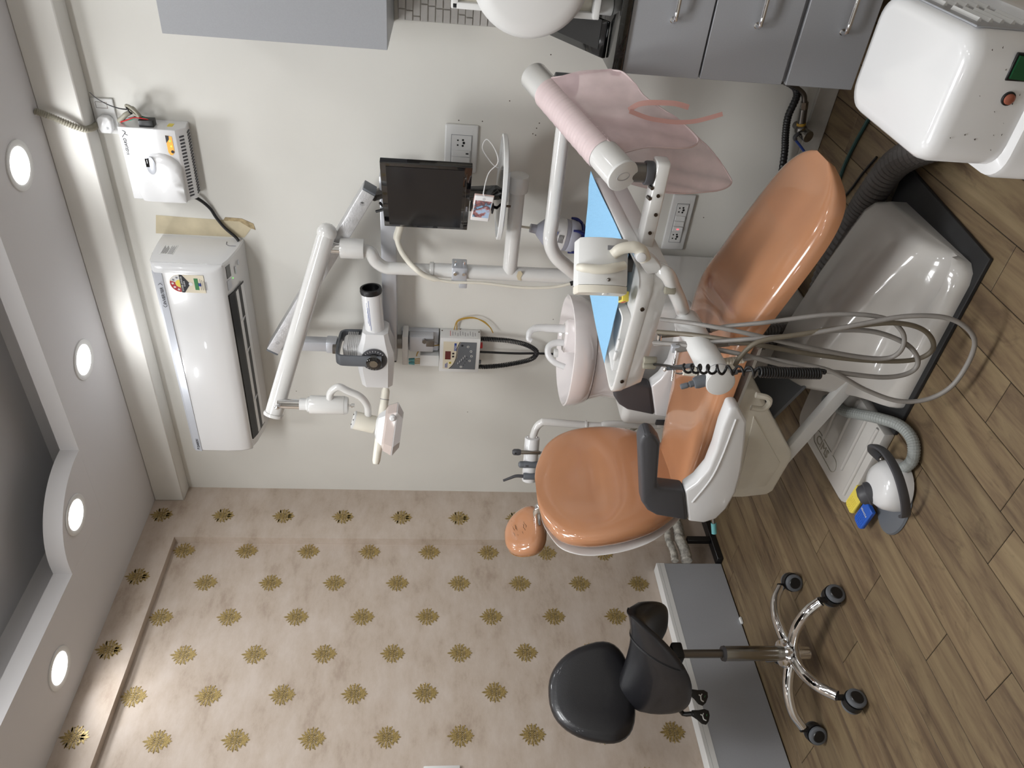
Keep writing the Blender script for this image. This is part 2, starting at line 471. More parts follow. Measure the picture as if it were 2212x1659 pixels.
# gold damask motifs of the wallpaper
def motif_mesh():
    b = B(); t = .0012
    def leaf(y0, z0, deg, L, w, bend=0.):
        """a leaf from (y0,z0) pointing deg from straight up, positive to +y"""
        out_l, out_r = [], []
        for u, ww in ((0, .35), (.2, .8), (.45, 1), (.75, .7), (1, 0)):
            a = math.radians(deg+bend*u); yy = y0+math.sin(a)*L*u; zz = z0+math.cos(a)*L*u
            out_l.append((yy-math.cos(a)*w*ww, zz+math.sin(a)*w*ww)); out_r.append((yy+math.cos(a)*w*ww, zz-math.sin(a)*w*ww))
        b.prism(out_r+out_l[::-1][1:], (0, 0, 0), Y, Z, t)
    for i in range(-3, 4):                      # pineapple scales, each a raised lozenge
        n = 5-abs(i)//2 if i % 2 == 0 else 4-abs(i)//3
        for j in range(n):
            yy = (j-(n-1)/2)*.0085; zz = i*.0058+.002
            b.prism([(yy, zz-.0048), (yy+.0037, zz), (yy, zz+.0048), (yy-.0037, zz)], (0, 0, 0), Y, Z, t*1.6)
    leaf(0, .020, 0, .035, .0055)
    for sg in (-1, 1):
        for (y0, z0, d, L, w) in ((.005, .019, 17, .027, .0042), (.010, .016, 36, .025, .0042), (.015, .011, 58, .025, .0044), (.018, .003, 80, .028, .0046), (.018, -.005, 100, .027, .0046), (.015, -.011, 122, .022, .0042), (.02, .016, 66, .022, .0038)):
            leaf(sg*y0, z0, sg*d, L, w, sg*12)
        for (d, L, w, be) in ((146, .030, .0052, -14), (118, .028, .0048, -30), (164, .027, .0036, 0)):
            leaf(sg*.003, -.021, sg*d, L, w, sg*be)
        for k in range(4): b.ball((t*.6, sg*(.036+.004*(k % 2)), .012-.009*k), .0026, 6, 4)
    leaf(0, -.019, 180, .034, .0066)
    return b
mm = motif_mesh(); first = None
CY0, CP, CZ0, VP = -.533, .1765, 2.368, .2795      # column 0 position and pitches
def in_panel(y, z): return y < FY-.004 and z < FZ-.004
for c in range(-3, 16):
    yy = CY0-CP*c
    if yy > -.03 or yy < -3.2: continue
    half = VP/2 if c % 2 else 0
    for r in range(-9, 3):
        zz = CZ0+half+VP*r
        if zz > ZC-.0 or zz < .36: continue
        x = (REC if in_panel(yy, zz) else 0)+.0002
        # a motif cut by the edge of the recess
        if abs(yy-FY) < .045 or (yy < FY and abs(zz-FZ) < .045):
            x = 0.0002 if (yy > FY or zz > FZ) else REC+.0002
        if first is None:
            b = B(); b.v = [q+V((x, yy, zz)) for q in mm.v]; b.f = mm.f
            first = b.obj('wallpaper_motif', 'gold', wl, loc=(x, yy, zz))
        else:
            o = first.copy(); COL.objects.link(o); o.parent = wl; o.location = (x, yy, zz)
# ------------------------------------------------------------------ downlights
for i, (x, y) in enumerate(DOWNLIGHTS):
    lab = {0: 'round recessed ceiling downlight over the voltage stabilizer', 1: 'round recessed ceiling downlight in front of the air conditioner',
           2: 'round recessed ceiling downlight in the rounded corner of the lowered ceiling', 3: 'round recessed ceiling downlight beside the wallpapered wall, next after the rounded corner',
           4: 'round recessed ceiling downlight beside the wallpapered wall, second after the rounded corner', 5: 'round recessed ceiling downlight beside the wallpapered wall, third after the rounded corner',
           6: 'round recessed ceiling downlight in front of the grey wall cupboard', 7: 'round recessed ceiling downlight along the wall facing the air conditioner, nearest the wallpaper', 8: 'round recessed ceiling downlight along the wall facing the air conditioner, middle one',
           9: 'round recessed ceiling downlight along the wall facing the air conditioner, furthest from the wallpaper', 10: 'round recessed ceiling downlight along the plain side wall, nearest the wall cupboard', 11: 'round recessed ceiling downlight along the plain side wall, middle one',
           12: 'round recessed ceiling downlight along the plain side wall, furthest from the wall cupboard'}[i]
    t = thing('downlight', lab, 'downlight', (x, y, ZC), 'recessed ceiling downlights')
    B().lathe([(.058, -.002), (.072, -.006), (.078, -.004), (.079, -.0005), (.058, -.0005)], (x, y, ZC), Z, 40).obj('rim', 'white_matt', t)
    B().lathe([(0, -.005), (.05, -.005), (.058, -.002), (.058, -.0005), (0, -.0005)], (x, y, ZC), Z, 36).obj('diffuser', 'emit_white', t)
    LAMPS[i].parent = t; LAMPS[i].location = (0, 0, -.012)
for i, (x, y) in enumerate(FILL_PANELS):
    t = thing('fill_panel', ('added square fill light panel above the view, nearer the wallpapered wall', 'added square fill light panel above the view, nearer the cabinets')[i], 'ceiling light', (x, y, 2.9))
    B().box((x-.31, y-.31, 2.878), (x+.31, y+.31, 2.8995), .003).obj('frame', 'white_matt', t)
    B().box((x-.285, y-.285, 2.874), (x+.285, y+.285, 2.879)).obj('diffuser', 'emit_white', t)
    FILL_LAMPS[i].parent = t; FILL_LAMPS[i].location = (0, 0, -.035)
# small connector hanging in the cove
p = at(80, 845, 1, -.4)
t = thing('cove_wire', 'short dark wire with a clip in the ceiling cove', 'wire', (p.x, -.40, 2.80))
B().tube([(p.x, -.398, 2.775), (p.x+.01, -.44, 2.79), (p.x-.01, -.46, 2.785), (p.x-.03, -.48, 2.776)], .004, 8, smooth=6).obj('lead', 'dark_grey', t)
B().box((p.x-.012, -.425, 2.774), (p.x+.012, -.398, 2.80), .003).obj('clip', 'black', t)

for q in ((1101, 218), (1159, 277), (1151, 289), (1157, 292), (1165, 266), (991, 260), (1190, 118), (1042, 262), (880, 705), (1010, 890), (640, 845), (1195, 690), (1520, 470)):
    p = at(q[0], q[1], 1, 0); B().lathe([(0, 0), (.0022, 0), (.0018, .0006), (0, .0006)], (p.x, -.0001, p.z), (0, -1, 0), 8).obj('nail_hole', 'bolt', wb)
# ================================================================== cabinets on the right
YC = -.42                          # front plane of the drawer fronts
XL = at(1341, 158, 1, YC).x
zt, zb = at(1341, 158, 1, YC).z, at(1840, 192, 1, YC).z
z12, z23 = at(1510, 167, 1, YC).z, at(1692, 177, 1, YC).z
XE = 3.2
dc = thing('drawer_cabinet', 'grey laminate wall-hung drawer cabinet under the black worktop', 'cabinet', (XL, -.2, zb))
B().box((XL+.004, YC+.02, zb+.004), (XE, -.001, zt), .001, 1).obj('body', 'grey_laminate', dc, smooth=0)
for k, (za, zc) in enumerate(((z12+.003, zt-.003), (z23+.004, z12-.003), (zb, z23-.010))):
    d = B().box((XL, YC, za), (XE, YC+.0195, zc), .0012, 1).obj('drawer_front', 'grey_laminate', dc, smooth=0)
    hz = at((1452, 1633, 1817)[k], (48, 60, 74)[k], 1, YC).z
    hx = at((1452, 1633, 1817)[k], (48, 60, 74)[k], 1, YC-.03).x
    h = B(); h.tube([(hx, YC, hz), (hx, YC-.022, hz), (hx+.006, YC-.03, hz), (hx+.03, YC-.031, hz), (hx+.36, YC-.031, hz), (hx+.384, YC-.03, hz), (hx+.39, YC-.022, hz), (hx+.39, YC, hz)], .0065, 12)
    h.cyl((hx, YC, hz), (hx, YC-.004, hz), .0085)
    h.obj('handle', 'chrome', d)
CT = zt+.03
wt = tag(B().box((XL-.006, YC-.012, zt+.001), (XE+.02, -.001, CT), .003, 2).obj('worktop', 'granite'), 'polished black granite worktop with pale speckles on the drawer cabinet', 'worktop')
YO = -.325
ob = at(837, 108.5, 1, YO); ot = at(350, 70, 1, YO)
oc = thing('wall_cabinet', 'grey laminate cupboard hung high on the wall above the worktop', 'cabinet', (ob.x, -.15, ob.z))
B().box((ob.x, YO+.018, ob.z), (XE, -.001, ot.z), .001, 1).obj('body', 'grey_laminate', oc, smooth=0)
B().box((ob.x, YO, ob.z), (ob.x+.52, YO+.017, ot.z), .001, 1).obj('door', 'grey_laminate', oc, smooth=0)
B().box((ob.x+.523, YO, ob.z), (XE, YO+.017, ot.z), .001, 1).obj('door', 'grey_laminate', oc, smooth=0)
# brick-look tiles between worktop and cupboard
TX = at(852, 41, 1, 0).x
bh, bl = .0242, .078; brk = None; rows = int((ob.z-CT)/bh); r0 = None
bk = B().box((TX, -.004, CT+.001), (TX+.5, -.0001, ob.z-.001)).obj('tile_grout', 'wall_dirty', wb, smooth=0)
random.seed(3)
meshes = {}
for r in range(rows):
    z0 = CT+.002+r*bh; x = TX
    off = (random.random()*.06+.012)
    n = 0
    while x < TX+.28:
        L = off if n == 0 else bl
        key = round(L, 3)
        jj = random.uniform(-.0012, .0012)
        b = B().box((x+.0012, -.0085+jj, z0+.0012), (x+L-.0012, -.003, z0+bh-.0012), .0018, 1)
        if n and 'std' in meshes:
            o = meshes['std'].copy(); COL.objects.link(o); o.parent = wb; o.location = (x, jj, z0)
        else:
            o = b.obj('brick', 'brick_tile' if 'brick_tile' in MATS else 'wall_dirty', wb, smooth=0, loc=(x, 0, z0))
            if n: meshes['std'] = o
        x += L; n += 1
# ------------------------------------------------------------------ autoclave on the worktop
ya = -.33
pa = at(980, 12, 1, ya); pb_ = at(1292, 57, 1, ya)
ac = thing('autoclave', 'white steam sterilizer with large round lid on the worktop', 'sterilizer', (pa.x+.2, -.2, CT))
zA, zB_ = pb_.z, pa.z
B().box((pa.x+.004, ya, CT+.05), (pa.x+.42, -.06, zB_), .008).obj('body', 'cream', ac)
f = B()
f.box((pa.x-.004, ya-.02, CT+.05), (pa.x+.014, ya+.004, zB_+.006), .004); f.box((pa.x-.004, ya-.02, zB_-.012), (pa.x+.42, ya+.004, zB_+.008), .004)
f.obj('front_frame', 'white_matt', ac)
dcn = at(1150, -52, 1, ya-.09)
B().lathe([(0, -.03), (.12, -.026), (.15, -.015), (.163, .004), (.163, .02), (.15, .03), (0, .03)], (dcn.x, ya-.07, dcn.z), (0, 1, 0), 64).obj('lid', 'white_matt', ac)
B().cyl((dcn.x, ya-.04, dcn.z), (dcn.x, ya+.01, dcn.z), .06).obj('lid_hinge', 'steel', ac)
B().box((pa.x+.002, ya-.045, CT+.048), (pa.x+.42, ya-.001, CT+.066), .003).obj('drip_tray', 'white_matt', ac)
fx = at(1325, 20, 1, ya).x
for xx in (fx, pa.x+.37):
    for yy in (ya+.03, -.12): B().cyl((xx, yy, CT), (xx, yy, CT+.052), .024, .022, bevel=.004).obj('foot', 'white_matt', ac)
# ------------------------------------------------------------------ dark screen leaning against the wall
q0 = at(1303, 141, 2, CT+.004); q1 = at(1160, 47, 1, -.022)
xl_ = (q0.x+q1.x)/2
SW = pa.x-.012-xl_
lp = thing('leaning_screen', 'black-framed dark glass screen leaning against the wall beside the sterilizer', 'screen', (xl_+.1, -.1, CT))
a = V((xl_, q0.y, CT+.006)); b_ = V((xl_, -.03, q1.z)); up = (b_-a).normalized(); nr = X.cross(up); LH = (b_-a).length
if nr.y > 0: nr = -nr
B().obox(a+up*LH/2+X*SW/2, (SW, LH, .014), X, up, X.cross(up), .003).obj('frame', 'black_gloss', lp)
B().obox(a+up*LH/2+X*(SW/2+.01)+nr*.0075, (SW-.02, LH-.045, .002), X, up, X.cross(up)).obj('glass', 'screen', lp)
# ================================================================== air conditioner
A0, A1 = .468, 1.378
t = thing('air_conditioner', 'white split air conditioner with silver strip high on the wall', 'air conditioner', (.92, -.1, 2.13))
side = [(0, 2.436), (-.06, 2.437), (-.13, 2.434), (-.178, 2.427), (-.2, 2.418), (-.203, 2.30), (-.2, 2.19), (-.196, 2.168), (-.165, 2.156), (-.12, 2.147), (-.07, 2.138), (-.02, 2.134), (0, 2.133)]
rings = []
for x, s in ((A0, .97), (A0+.006, 1), (A1-.006, 1), (A1, .975)):
    rings.append([V((x, y*s-.001, 2.285+(z-2.285)*s)) for y, z in side])
B().loft(rings).obj('body', 'white', t, smooth=30)
pan = [(-.2, 2.419), (-.222, 2.409), (-.234, 2.398), (-.238, 2.36), (-.238, 2.26), (-.234, 2.21), (-.225, 2.18), (-.212, 2.168), (-.2, 2.166)]
rings = []
for x, d in ((A0, .35), (A0+.008, .8), (A0+.02, 1), (A1-.02, 1), (A1-.008, .8), (A1, .3)):
    rings.append([V((x, -.2+(y+.2)*d-.002, 2.29+(z-2.29)*(.985 if d < .9 else 1))) for y, z in pan])
fp = B().loft(rings).obj('front_panel', 'white', t, smooth=40)
st = [(-.2225, 2.4112), (-.2355, 2.3995), (-.2405, 2.372), (-.2385, 2.370), (-.232, 2.398), (-.22, 2.409)]
B().loft([[V((x, y-.001, z)) for y, z in st] for x in (A0+.012, A1-.022)]).obj('silver_strip', 'silver', t, smooth=30)
# outlet slot, vanes, bottom controls
xs0, xs1 = A0+.05, 1.245
sl = [(-.196, 2.1655), (-.165, 2.1535), (-.12, 2.1445), (-.085, 2.138), (-.085, 2.1395), (-.12, 2.146), (-.165, 2.158), (-.196, 2.17)]
B().loft([[V((x, y-.002, z-.0035)) for y, z in sl] for x in (xs0, xs1)]).obj('air_outlet', 'black', t, smooth=0)
for (ya, za, yb, zb2) in ((-.158, 2.146, -.136, 2.1435), (-.112, 2.139, -.09, 2.134)):
    B().prism([(ya, za), (yb, zb2), (yb, zb2+.0035), (ya, za+.0035)], (xs0+.006, 0, 0), Y, Z, xs1-xs0-.012).obj('vane', 'white', t, smooth=0)
for xx in (.70, .95, 1.1): B().box((xx, -.15, 2.1395), (xx+.006, -.1, 2.1495)).obj('vane_link', 'white', t, smooth=0)
bz = lambda y: 2.1675+(y+.196)*(-.3)-.0028
def under(x0, x1, y0, y1, name, m):
    B().prism([(y0, bz(y0)), (y1, bz(y1)), (y1, bz(y1)+.002), (y0, bz(y0)+.002)], (x0, 0, 0), Y, Z, x1-x0).obj(name, m, t, smooth=0)
under(1.31, 1.36, -.185, -.16, 'display_window', 'black_gloss')
under(1.262, 1.302, -.19, -.165, 'receiver_window', 'silver'); under(1.30, 1.33, -.13, -.122, 'status_mark', 'silver'); under(1.325, 1.345, -.108, -.1, 'status_mark', 'silver')
B().ball((1.295, -.152, bz(-.152)), .002, 8, 6).obj('status_light', 'led_green', t)
# energy rating sticker on the front panel
L0 = at(362, 592, 1, -.24); L1 = at(444, 624, 1, -.24)
yL = -.2405; xr = L0.x; xw = .074; zt_ = L0.z; zb_ = L1.z; R_ = xw/2; xc = xr-R_
lab = B().prism([(xc+R_*math.cos(a), zt_-R_+R_*math.sin(a)) for a in [PI*k/16 for k in range(17)]]+[(xc-R_, zb_), (xc+R_, zb_)], (0, yL, 0), X, Z, .0006, ez=(0, -1, 0)).obj('energy_label', 'label_cream', t, smooth=0)
zz = zt_-R_
def arcp(r0, r1, a0, a1, m, nm, dy):
    o = [(xc+r1*math.cos(math.radians(a)), zz+r1*math.sin(math.radians(a))) for a in range(a0, a1+1, 6)]
    o += [(xc+r0*math.cos(math.radians(a)), zz+r0*math.sin(math.radians(a))) for a in range(a1, a0-1, -6)]
    B().prism(o, (0, yL-dy, 0), X, Z, .0004, ez=(0, -1, 0)).obj(nm, m, lab, smooth=0)
arcp(R_*.45, R_*.94, 72, 180, 'star_red', 'star_band', .0007); arcp(R_*.45, R_*.94, 0, 66, 'label_white', 'star_band', .0007); arcp(0.001, R_*.43, 0, 180, 'yellow', 'rating_disc', .0007)
for i, a in enumerate((162, 126, 90, 54, 18)):
    cx, cz = xc+R_*.7*math.cos(math.radians(a)), zz+R_*.7*math.sin(math.radians(a)); o = []
    for k in range(10):
        r = .0065 if k % 2 == 0 else .0028; aa = math.radians(90+36*k); o.append((cx+r*math.cos(aa), cz+r*math.sin(aa)))
    B().prism(o, (0, yL-.0012, 0), X, Z, .0003, ez=(0, -1, 0)).obj('star', 'label_white' if i < 3 else 'ink_grey', lab, smooth=0)
B().prism([(xc-R_, zz-.001), (xc+R_, zz-.001), (xc+R_, zz-.011), (xc+.004, zz-.033), (xc-.004, zz-.033), (xc-R_, zz-.011)], (0, yL-.0007, 0), X, Z, .0004, ez=(0, -1, 0)).obj('label_band', 'ink', lab, smooth=0)
text('label_text', 'POWER SAVINGS', (xc, yL-.0016, zz-.0095), X, Z, .0078, 'label_white', lab, align='CENTER')
text('label_text', 'GUIDE', (xc, yL-.0016, zz-.0175), X, Z, .0078, 'label_white', lab, align='CENTER')
B().lathe([(0, 0), (.007, 0), (.007, .0004), (0, .0004)], (xc, yL-.0012, zz-.037), (0, -1, 0), 20).obj('seal', 'label_white', lab)
B().box((xc-.024, yL-.0012, zz-.064), (xc+.024, yL-.0006, zz-.05)).obj('label_table', 'ink_green', lab, smooth=0)
for k in range(4): B().box((xc-.024, yL-.0012, zz-.072-k*.006), (xc+.022-k*.004, yL-.0006, zz-.0705-k*.006)).obj('label_line', 'ink_grey', lab, smooth=0)
B().box((xc-.008, yL-.0012, zb_+.012), (xc+.005, yL-.0006, zb_+.022)).obj('label_mark', 'ink_blue', lab, smooth=0)
# lettering on the strip: slanted plane of the strip face
su = (V((0, -.2355, 2.3995))-V((0, -.2405, 2.372))).normalized()
text('lettering', 'INVERTER', (A1-.155, -.2422, 2.3785), X, su, .0165, 'ink', t, shear=.1)
for (xx, s) in ((A1-.162, 1), (A1-.067, -1)):
    B().tube([V((xx+s*.004, -.2425, 2.377)), V((xx-s*.003, -.242, 2.384)), V((xx+s*.004, -.2412, 2.392))], .0009, 6, smooth=5).obj('lettering_arc', 'ink', t)
text('lettering', 'DAIKIN', (A0+.034, -.2422, 2.3785), X, su, .0145, 'ink', t)
B().prism([(0, 0), (.006, .011), (.0, .011)], V((A0+.024, -.2422, 2.3785)), X, su, .0004).obj('lettering_mark', 'ink', t, smooth=0)
# label on the right side (codes left out)
sl_ = B().box((A1-.0005, -.145, 2.355), (A1+.0008, -.075, 2.405)).obj('side_label', 'label_white', t, smooth=0)
for k in range(6): B().box((A1+.0006, -.14+(k % 2)*.003, 2.397-k*.0036), (A1+.0011, -.082-(k % 3)*.008, 2.3985-k*.0036)).obj('label_line', 'ink', sl_, smooth=0)
for k in range(5): B().box((A1+.0006, -.142, 2.3585+k*.0036), (A1+.0011, -.08-(k % 2)*.01, 2.36+k*.0036)).obj('label_line', 'ink_grey', sl_, smooth=0)
B().tube([(A1+.0008, -.03, 2.19), (A1+.0008, -.05, 2.187), (A1+.0008, -.06, 2.175), (A1+.0008, -.06, 2.15)], .0012, 6).obj('knockout', 'ink_grey', t)
# unpainted plaster where an older unit hung
p = B().prism([(1.385, 2.455), (1.46, 2.44), (1.452, 2.14), (1.425, 2.10), (1.385, 2.13)], (0, -.0015, 0), X, Z, .0014, ez=(0, 1, 0)).obj('bare_plaster', 'plaster_raw', wb, smooth=0)
B().prism([(1.452, 2.20), (1.466, 2.19), (1.464, 2.13), (1.445, 2.09), (1.42, 2.085), (1.425, 2.10), (1.452, 2.14)], (0, -.002, 0), X, Z, .0018, ez=(0, 1, 0)).obj('plaster_stain', 'stain', wb, smooth=0)

# ================================================================== voltage stabilizer
x0, x1, z0, z1, yf = 1.565, 1.822, 2.262, 2.47, -.088
t = thing('voltage_stabilizer', 'white wall-mounted voltage stabilizer with bulging front beside the air conditioner', 'stabilizer', (1.69, -.04, z0))
B().prism([(0, z0), (-.055, z0-.004), (yf, z0+.022), (yf, z1-.004), (yf+.006, z1), (0, z1)], (x0, 0, 0), Y, Z, x1-x0, .002, 1).obj('body', 'white', t, smooth=30)
# bulge: half-ellipse dome on the front
def dome(cx, cz, rx, rz, h, name, m, parent, n=28, cut=None):
    g = B(); rings = []
    for (r, hh) in ((1, 0), (.97, .45), (.88, .78), (.7, .95), (.4, 1.0)):
        rings.append([V((max(cx+rx*r*math.cos(2*PI*k/n), cut if cut else -9), yf-h*hh, min(max(cz+rz*r*math.sin(2*PI*k/n), z0+.022), z1-.002))) for k in range(n)])
    g.loft(rings); return g.obj(name, m, parent, smooth=60)
dm = dome(1.615, 2.35, .125, .095, .02, 'bulge', 'white', t, cut=x0+.002)
B().lathe([(0, -.003), (1, -.003), (1, .003), (0, .006)], (1.70, yf-.017, 2.378), (0, -1, 0), 32, sx=.031, sy=.016, X=X).obj('oval_recess', 'silver', t)
B().obox((1.712, yf-.024, 2.387), (.03, .011, .002), X, Z, X.cross(Z), .0009).obj('badge', 'black_gloss', t)
text('lettering', 'V-GUARD', (1.725, yf-.0006, 2.448), X, Z, .0135, 'ink', t, shear=.2)
lg = B().tube([(1.788, yf-.0008, 2.459), (1.797, yf-.0008, 2.452), (1.806, yf-.0008, 2.446), (1.812, yf-.0008, 2.455)], .0009, 5, smooth=4)
lg.tube([(1.795, yf-.0008, 2.44), (1.80, yf-.0008, 2.448), (1.806, yf-.0008, 2.446)], .0008, 5, smooth=4).obj('emblem', 'ink', t)
sk = B().prism([(1.735, 2.305), (1.745, 2.297), (1.80, 2.297), (1.803, 2.318), (1.745, 2.318), (1.735, 2.312)], (0, yf-.0004, 0), X, Z, .0006, ez=(0, -1, 0)).obj('indicator_label', 'orange_label', t, smooth=0)
B().prism([(1.777, 2.318), (1.803, 2.318), (1.8015, 2.307), (1.79, 2.308)], (0, yf-.0012, 0), X, Z, .0003, ez=(0, -1, 0)).obj('label_corner', 'ink', sk, smooth=0)
B().ball((1.784, yf-.001, 2.3055), .0026, 10, 6).obj('light', 'led_green', sk); B().ball((1.766, yf-.001, 2.304), .003, 10, 6).obj('light', 'led_orange', sk)
B().lathe([(0, 0), (.0055, 0), (.0055, .0004), (0, .0004)], (1.747, yf-.001, 2.303), (0, -1, 0), 16).obj('label_mark', 'ink', sk)
B().box((x1-.0003, -.058, 2.30), (x1+.0006, -.03, 2.318)).obj('side_label', 'yellow', t, smooth=0)
B().box((x1-.002, -.075, 2.355), (x1+.022, -.04, 2.402), .002).obj('terminal_block', 'black', t)
# vent slots on the underside chamfer
d = (V((0, yf, z0+.022))-V((0, -.055, z0-.004))).normalized()
nn = X.cross(d); nn = nn if nn.z < 0 else -nn
for k in range(19):
    xx = x0+.018+k*.0118
    c = V((xx, -.0715, z0+.009))+nn*.0006
    B().obox(c, (.0058, .018, .0012), X, d, X.cross(d), .0).obj('vent_slot', 'dark_grey', t, smooth=0)
for k in range(22):
    xx = x0+.012+k*.0105
    B().box((xx, -.045, z0-.0048), (xx+.005, -.02, z0-.0026)).obj('vent_slot', 'dark_grey', t, smooth=0)
for k in range(16):
    xx = x0+.03+k*.0125
    B().box((xx, -.06, z1-.0004), (xx+.006, -.03, z1+.0006)).obj('vent_slot', 'dark_grey', t, smooth=0)
# wires around it
t = thing('stabilizer_wiring', 'bundled grey cable and coloured wires tied beside the stabilizer', 'cable', (1.84, -.05, 2.42))
B().tube([(1.826, -.045, 2.475), (1.838, -.05, 2.46), (1.852, -.055, 2.445), (1.86, -.05, 2.43), (1.874, -.045, 2.415)], .008, 10, smooth=6).obj('cable', 'hose_taupe', t)
for k in range(2):
    c = V((1.866+k*.006, -.055-k*.012, 2.415)); pts = []
    for a in range(0, 361, 30): pts.append(c+V((.016*math.cos(math.radians(a)), .012*math.sin(math.radians(a)), .02*math.sin(math.radians(a+40)))))
    B().tube(pts, .005, 10, smooth=3).obj('cable_loop', 'hose_taupe', t)
for i, (m, dz) in enumerate((('red', .006), ('green_wire', -.004), ('black', .0))):
    B().tube([(1.825, -.052+i*.004, 2.468), (1.838, -.066+i*.006, 2.435+dz), (1.85, -.07+i*.008, 2.405+dz), (1.846, -.066+i*.004, 2.376), (1.838, -.06, 2.37)], .0022, 6, smooth=6).obj('wire', m, t)
B().tube([(1.872, -.06, 2.43), (1.88, -.075, 2.455), (1.895, -.085, 2.485), (1.915, -.09, 2.512), (1.93, -.085, 2.53)], [.0022, .0012], 6, smooth=6).obj('cable_tie_tail', 'dark_grey', t)
B().tube([V((1.872, -.058, 2.427))+V((.013*math.cos(a), .012*math.sin(a), .006*math.cos(a))) for a in [2*PI*k/12 for k in range(13)]], .0028, 6).obj('cable_tie', 'black', t)
tag(B().tube([(1.566, -.03, 2.30), (1.54, -.022, 2.262), (1.505, -.014, 2.235), (1.47, -.012, 2.22), (1.43, -.013, 2.195), (1.395, -.016, 2.16), (1.3795, -.02, 2.148)], .006, 10, smooth=6).obj('power_cable', 'black'), 'black cable sagging from the stabilizer to the air conditioner', 'cable')
# socket plate with plug adaptor under the beam
t = thing('socket_plate', 'painted-over socket plate under the beam next to the stabilizer', 'socket', (1.83, -.004, 2.53))
B().box((1.765, -.01, 2.496), (1.885, -.0005, 2.568), .003).obj('plate', 'white_matt', t)
for (a, b2) in (((1.853, 2.516), (1.874, 2.553)),):
    g = B(); w = .0009
    g.box((a[0], -.0112, a[1]), (b2[0], -.0098, a[1]+w)); g.box((a[0], -.0112, b2[1]-w), (b2[0], -.0098, b2[1])); g.box((a[0], -.0112, a[1]), (a[0]+w, -.0098, b2[1])); g.box((b2[0]-w, -.0112, a[1]), (b2[0], -.0098, b2[1]))
    g.obj('switch_outline', 'bolt', t, smooth=0)
t = thing('plug_adaptor', 'white chunky plug pushed into the socket plate under the beam', 'plug', (1.80, -.03, 2.53))
B().prism([(1.776, 2.512), (1.79, 2.505), (1.822, 2.505), (1.834, 2.513), (1.834, 2.54), (1.824, 2.552), (1.79, 2.552), (1.776, 2.545)], (0, -.012, 0), X, Z, .028, .006, 3, ez=(0, -1, 0)).obj('plug_body', 'white', t, smooth=50)
text('lettering', 'III', (1.792, -.0406, 2.515), X, Z, .012, 'ink_grey', t)
# ribbed conduit from the ceiling to the socket plate
ca = at(76, 245, 2, ZC); pts = cr([(1.867, -.112, 2.7035), (1.855, -.117, 2.66), (1.835, -.115, 2.615), (1.812, -.10, 2.575), (1.80, -.055, 2.563), (1.80, -.025, 2.560)], 14)
rr = [.0095+.0016*(1 if (i % 2) else -1) for i in range(len(pts))]
tag(B().tube(pts, rr, 12).obj('ribbed_conduit', 'hose_taupe', smooth=20), 'grey ribbed conduit looping from the ceiling edge to the socket plate', 'conduit')

# ================================================================== wall sockets
def socket_plate(name, label, xa, xb, za, zb, mods):
    t = thing(name, label, 'socket', ((xa+xb)/2, 0, (za+zb)/2))
    B().box((xa, -.012, za), (xb, -.0005, zb), .006, 3).obj('plate', 'white_matt', t)
    m = .022
    B().box((xa+.035, -.0145, za+m), (xb-.035, -.0118, zb-m), .001, 1).obj('module_frame', 'label_white', t)
    g = B(); w = .0012
    for (p, q) in (((xa+.035, za+m), (xb-.035, za+m+w)), ((xa+.035, zb-m-w), (xb-.035, zb-m)), ((xa+.035, za+m), (xa+.035+w, zb-m)), ((xb-.035-w, za+m), (xb-.035, zb-m))):
        g.box((p[0], -.0152, p[1]), (q[0], -.0143, q[1]))
    g.obj('frame_line', 'ink_grey', t, smooth=0)
    x = xa+.038; n = len(mods); wd = (xb-xa-.076)/sum(2 if c == 's' else 1 for c in mods); zc = (za+zb)/2
    for c in mods:
        w2 = wd*(2 if c == 's' else 1)
        if c == 's':
            s = B().box((x+.001, -.0158, za+m+.002), (x+w2-.001, -.0143, zb-m-.002), .0008, 1).obj('outlet', 'white_matt', t)
            for (dx, dz, r) in ((-.3, .22, .0038), (.3, .22, .0038), (-.25, -.22, .003), (.25, -.22, .003), (0, .3, .0048)):
                B().lathe([(0, 0), (r, 0), (r, .0006), (0, .0006)], (x+w2/2+dx*w2*.7, -.0158, zc-dz*(zb-za)*.35+.004), (0, -1, 0), 12).obj('pin_hole', 'black', s)
        else:
            k = B().prism([(-.0145, za+m+.004), (-.0225 if c == 'r' else -.0205, za+m+.006), (-.0175, zb-m-.006), (-.0145, zb-m-.004)], (x+.002, 0, 0), Y, Z, w2-.004).obj('rocker', 'white_matt', t, smooth=0)
            if c == 'r': B().box((x+w2/2-.002, -.0208, zc-.004), (x+w2/2+.002, -.0195, zc+.004)).obj('neon', 'led_red', k, smooth=0)
            if c == 'd': B().box((x+w2/2-.0025, -.021, za+m+.01), (x+w2/2+.0025, -.0195, za+m+.02)).obj('mark', 'ink', k, smooth=0)
        x += w2
socket_plate('wall_socket', 'white square-cornered wall socket with a switch beside the black monitor', 1.70, 1.876, 1.262, 1.38, ['-', 'd', 's'])
socket_plate('wall_socket', 'long low white wall socket with two outlets and a red neon switch', 1.428, 1.663, .415, .506, ['s', 'r', '-', '-', 's'])
# sliver of a switch plate on the wallpaper
pz = at(950, 1659, 0, REC)
tag(B().box((REC+.0005, pz.y-.12, pz.z-.075), (REC+.012, pz.y+.004, pz.z+.06), .003).obj('switch_plate', 'white_matt'), 'white switch plate on the wallpapered wall', 'switch')

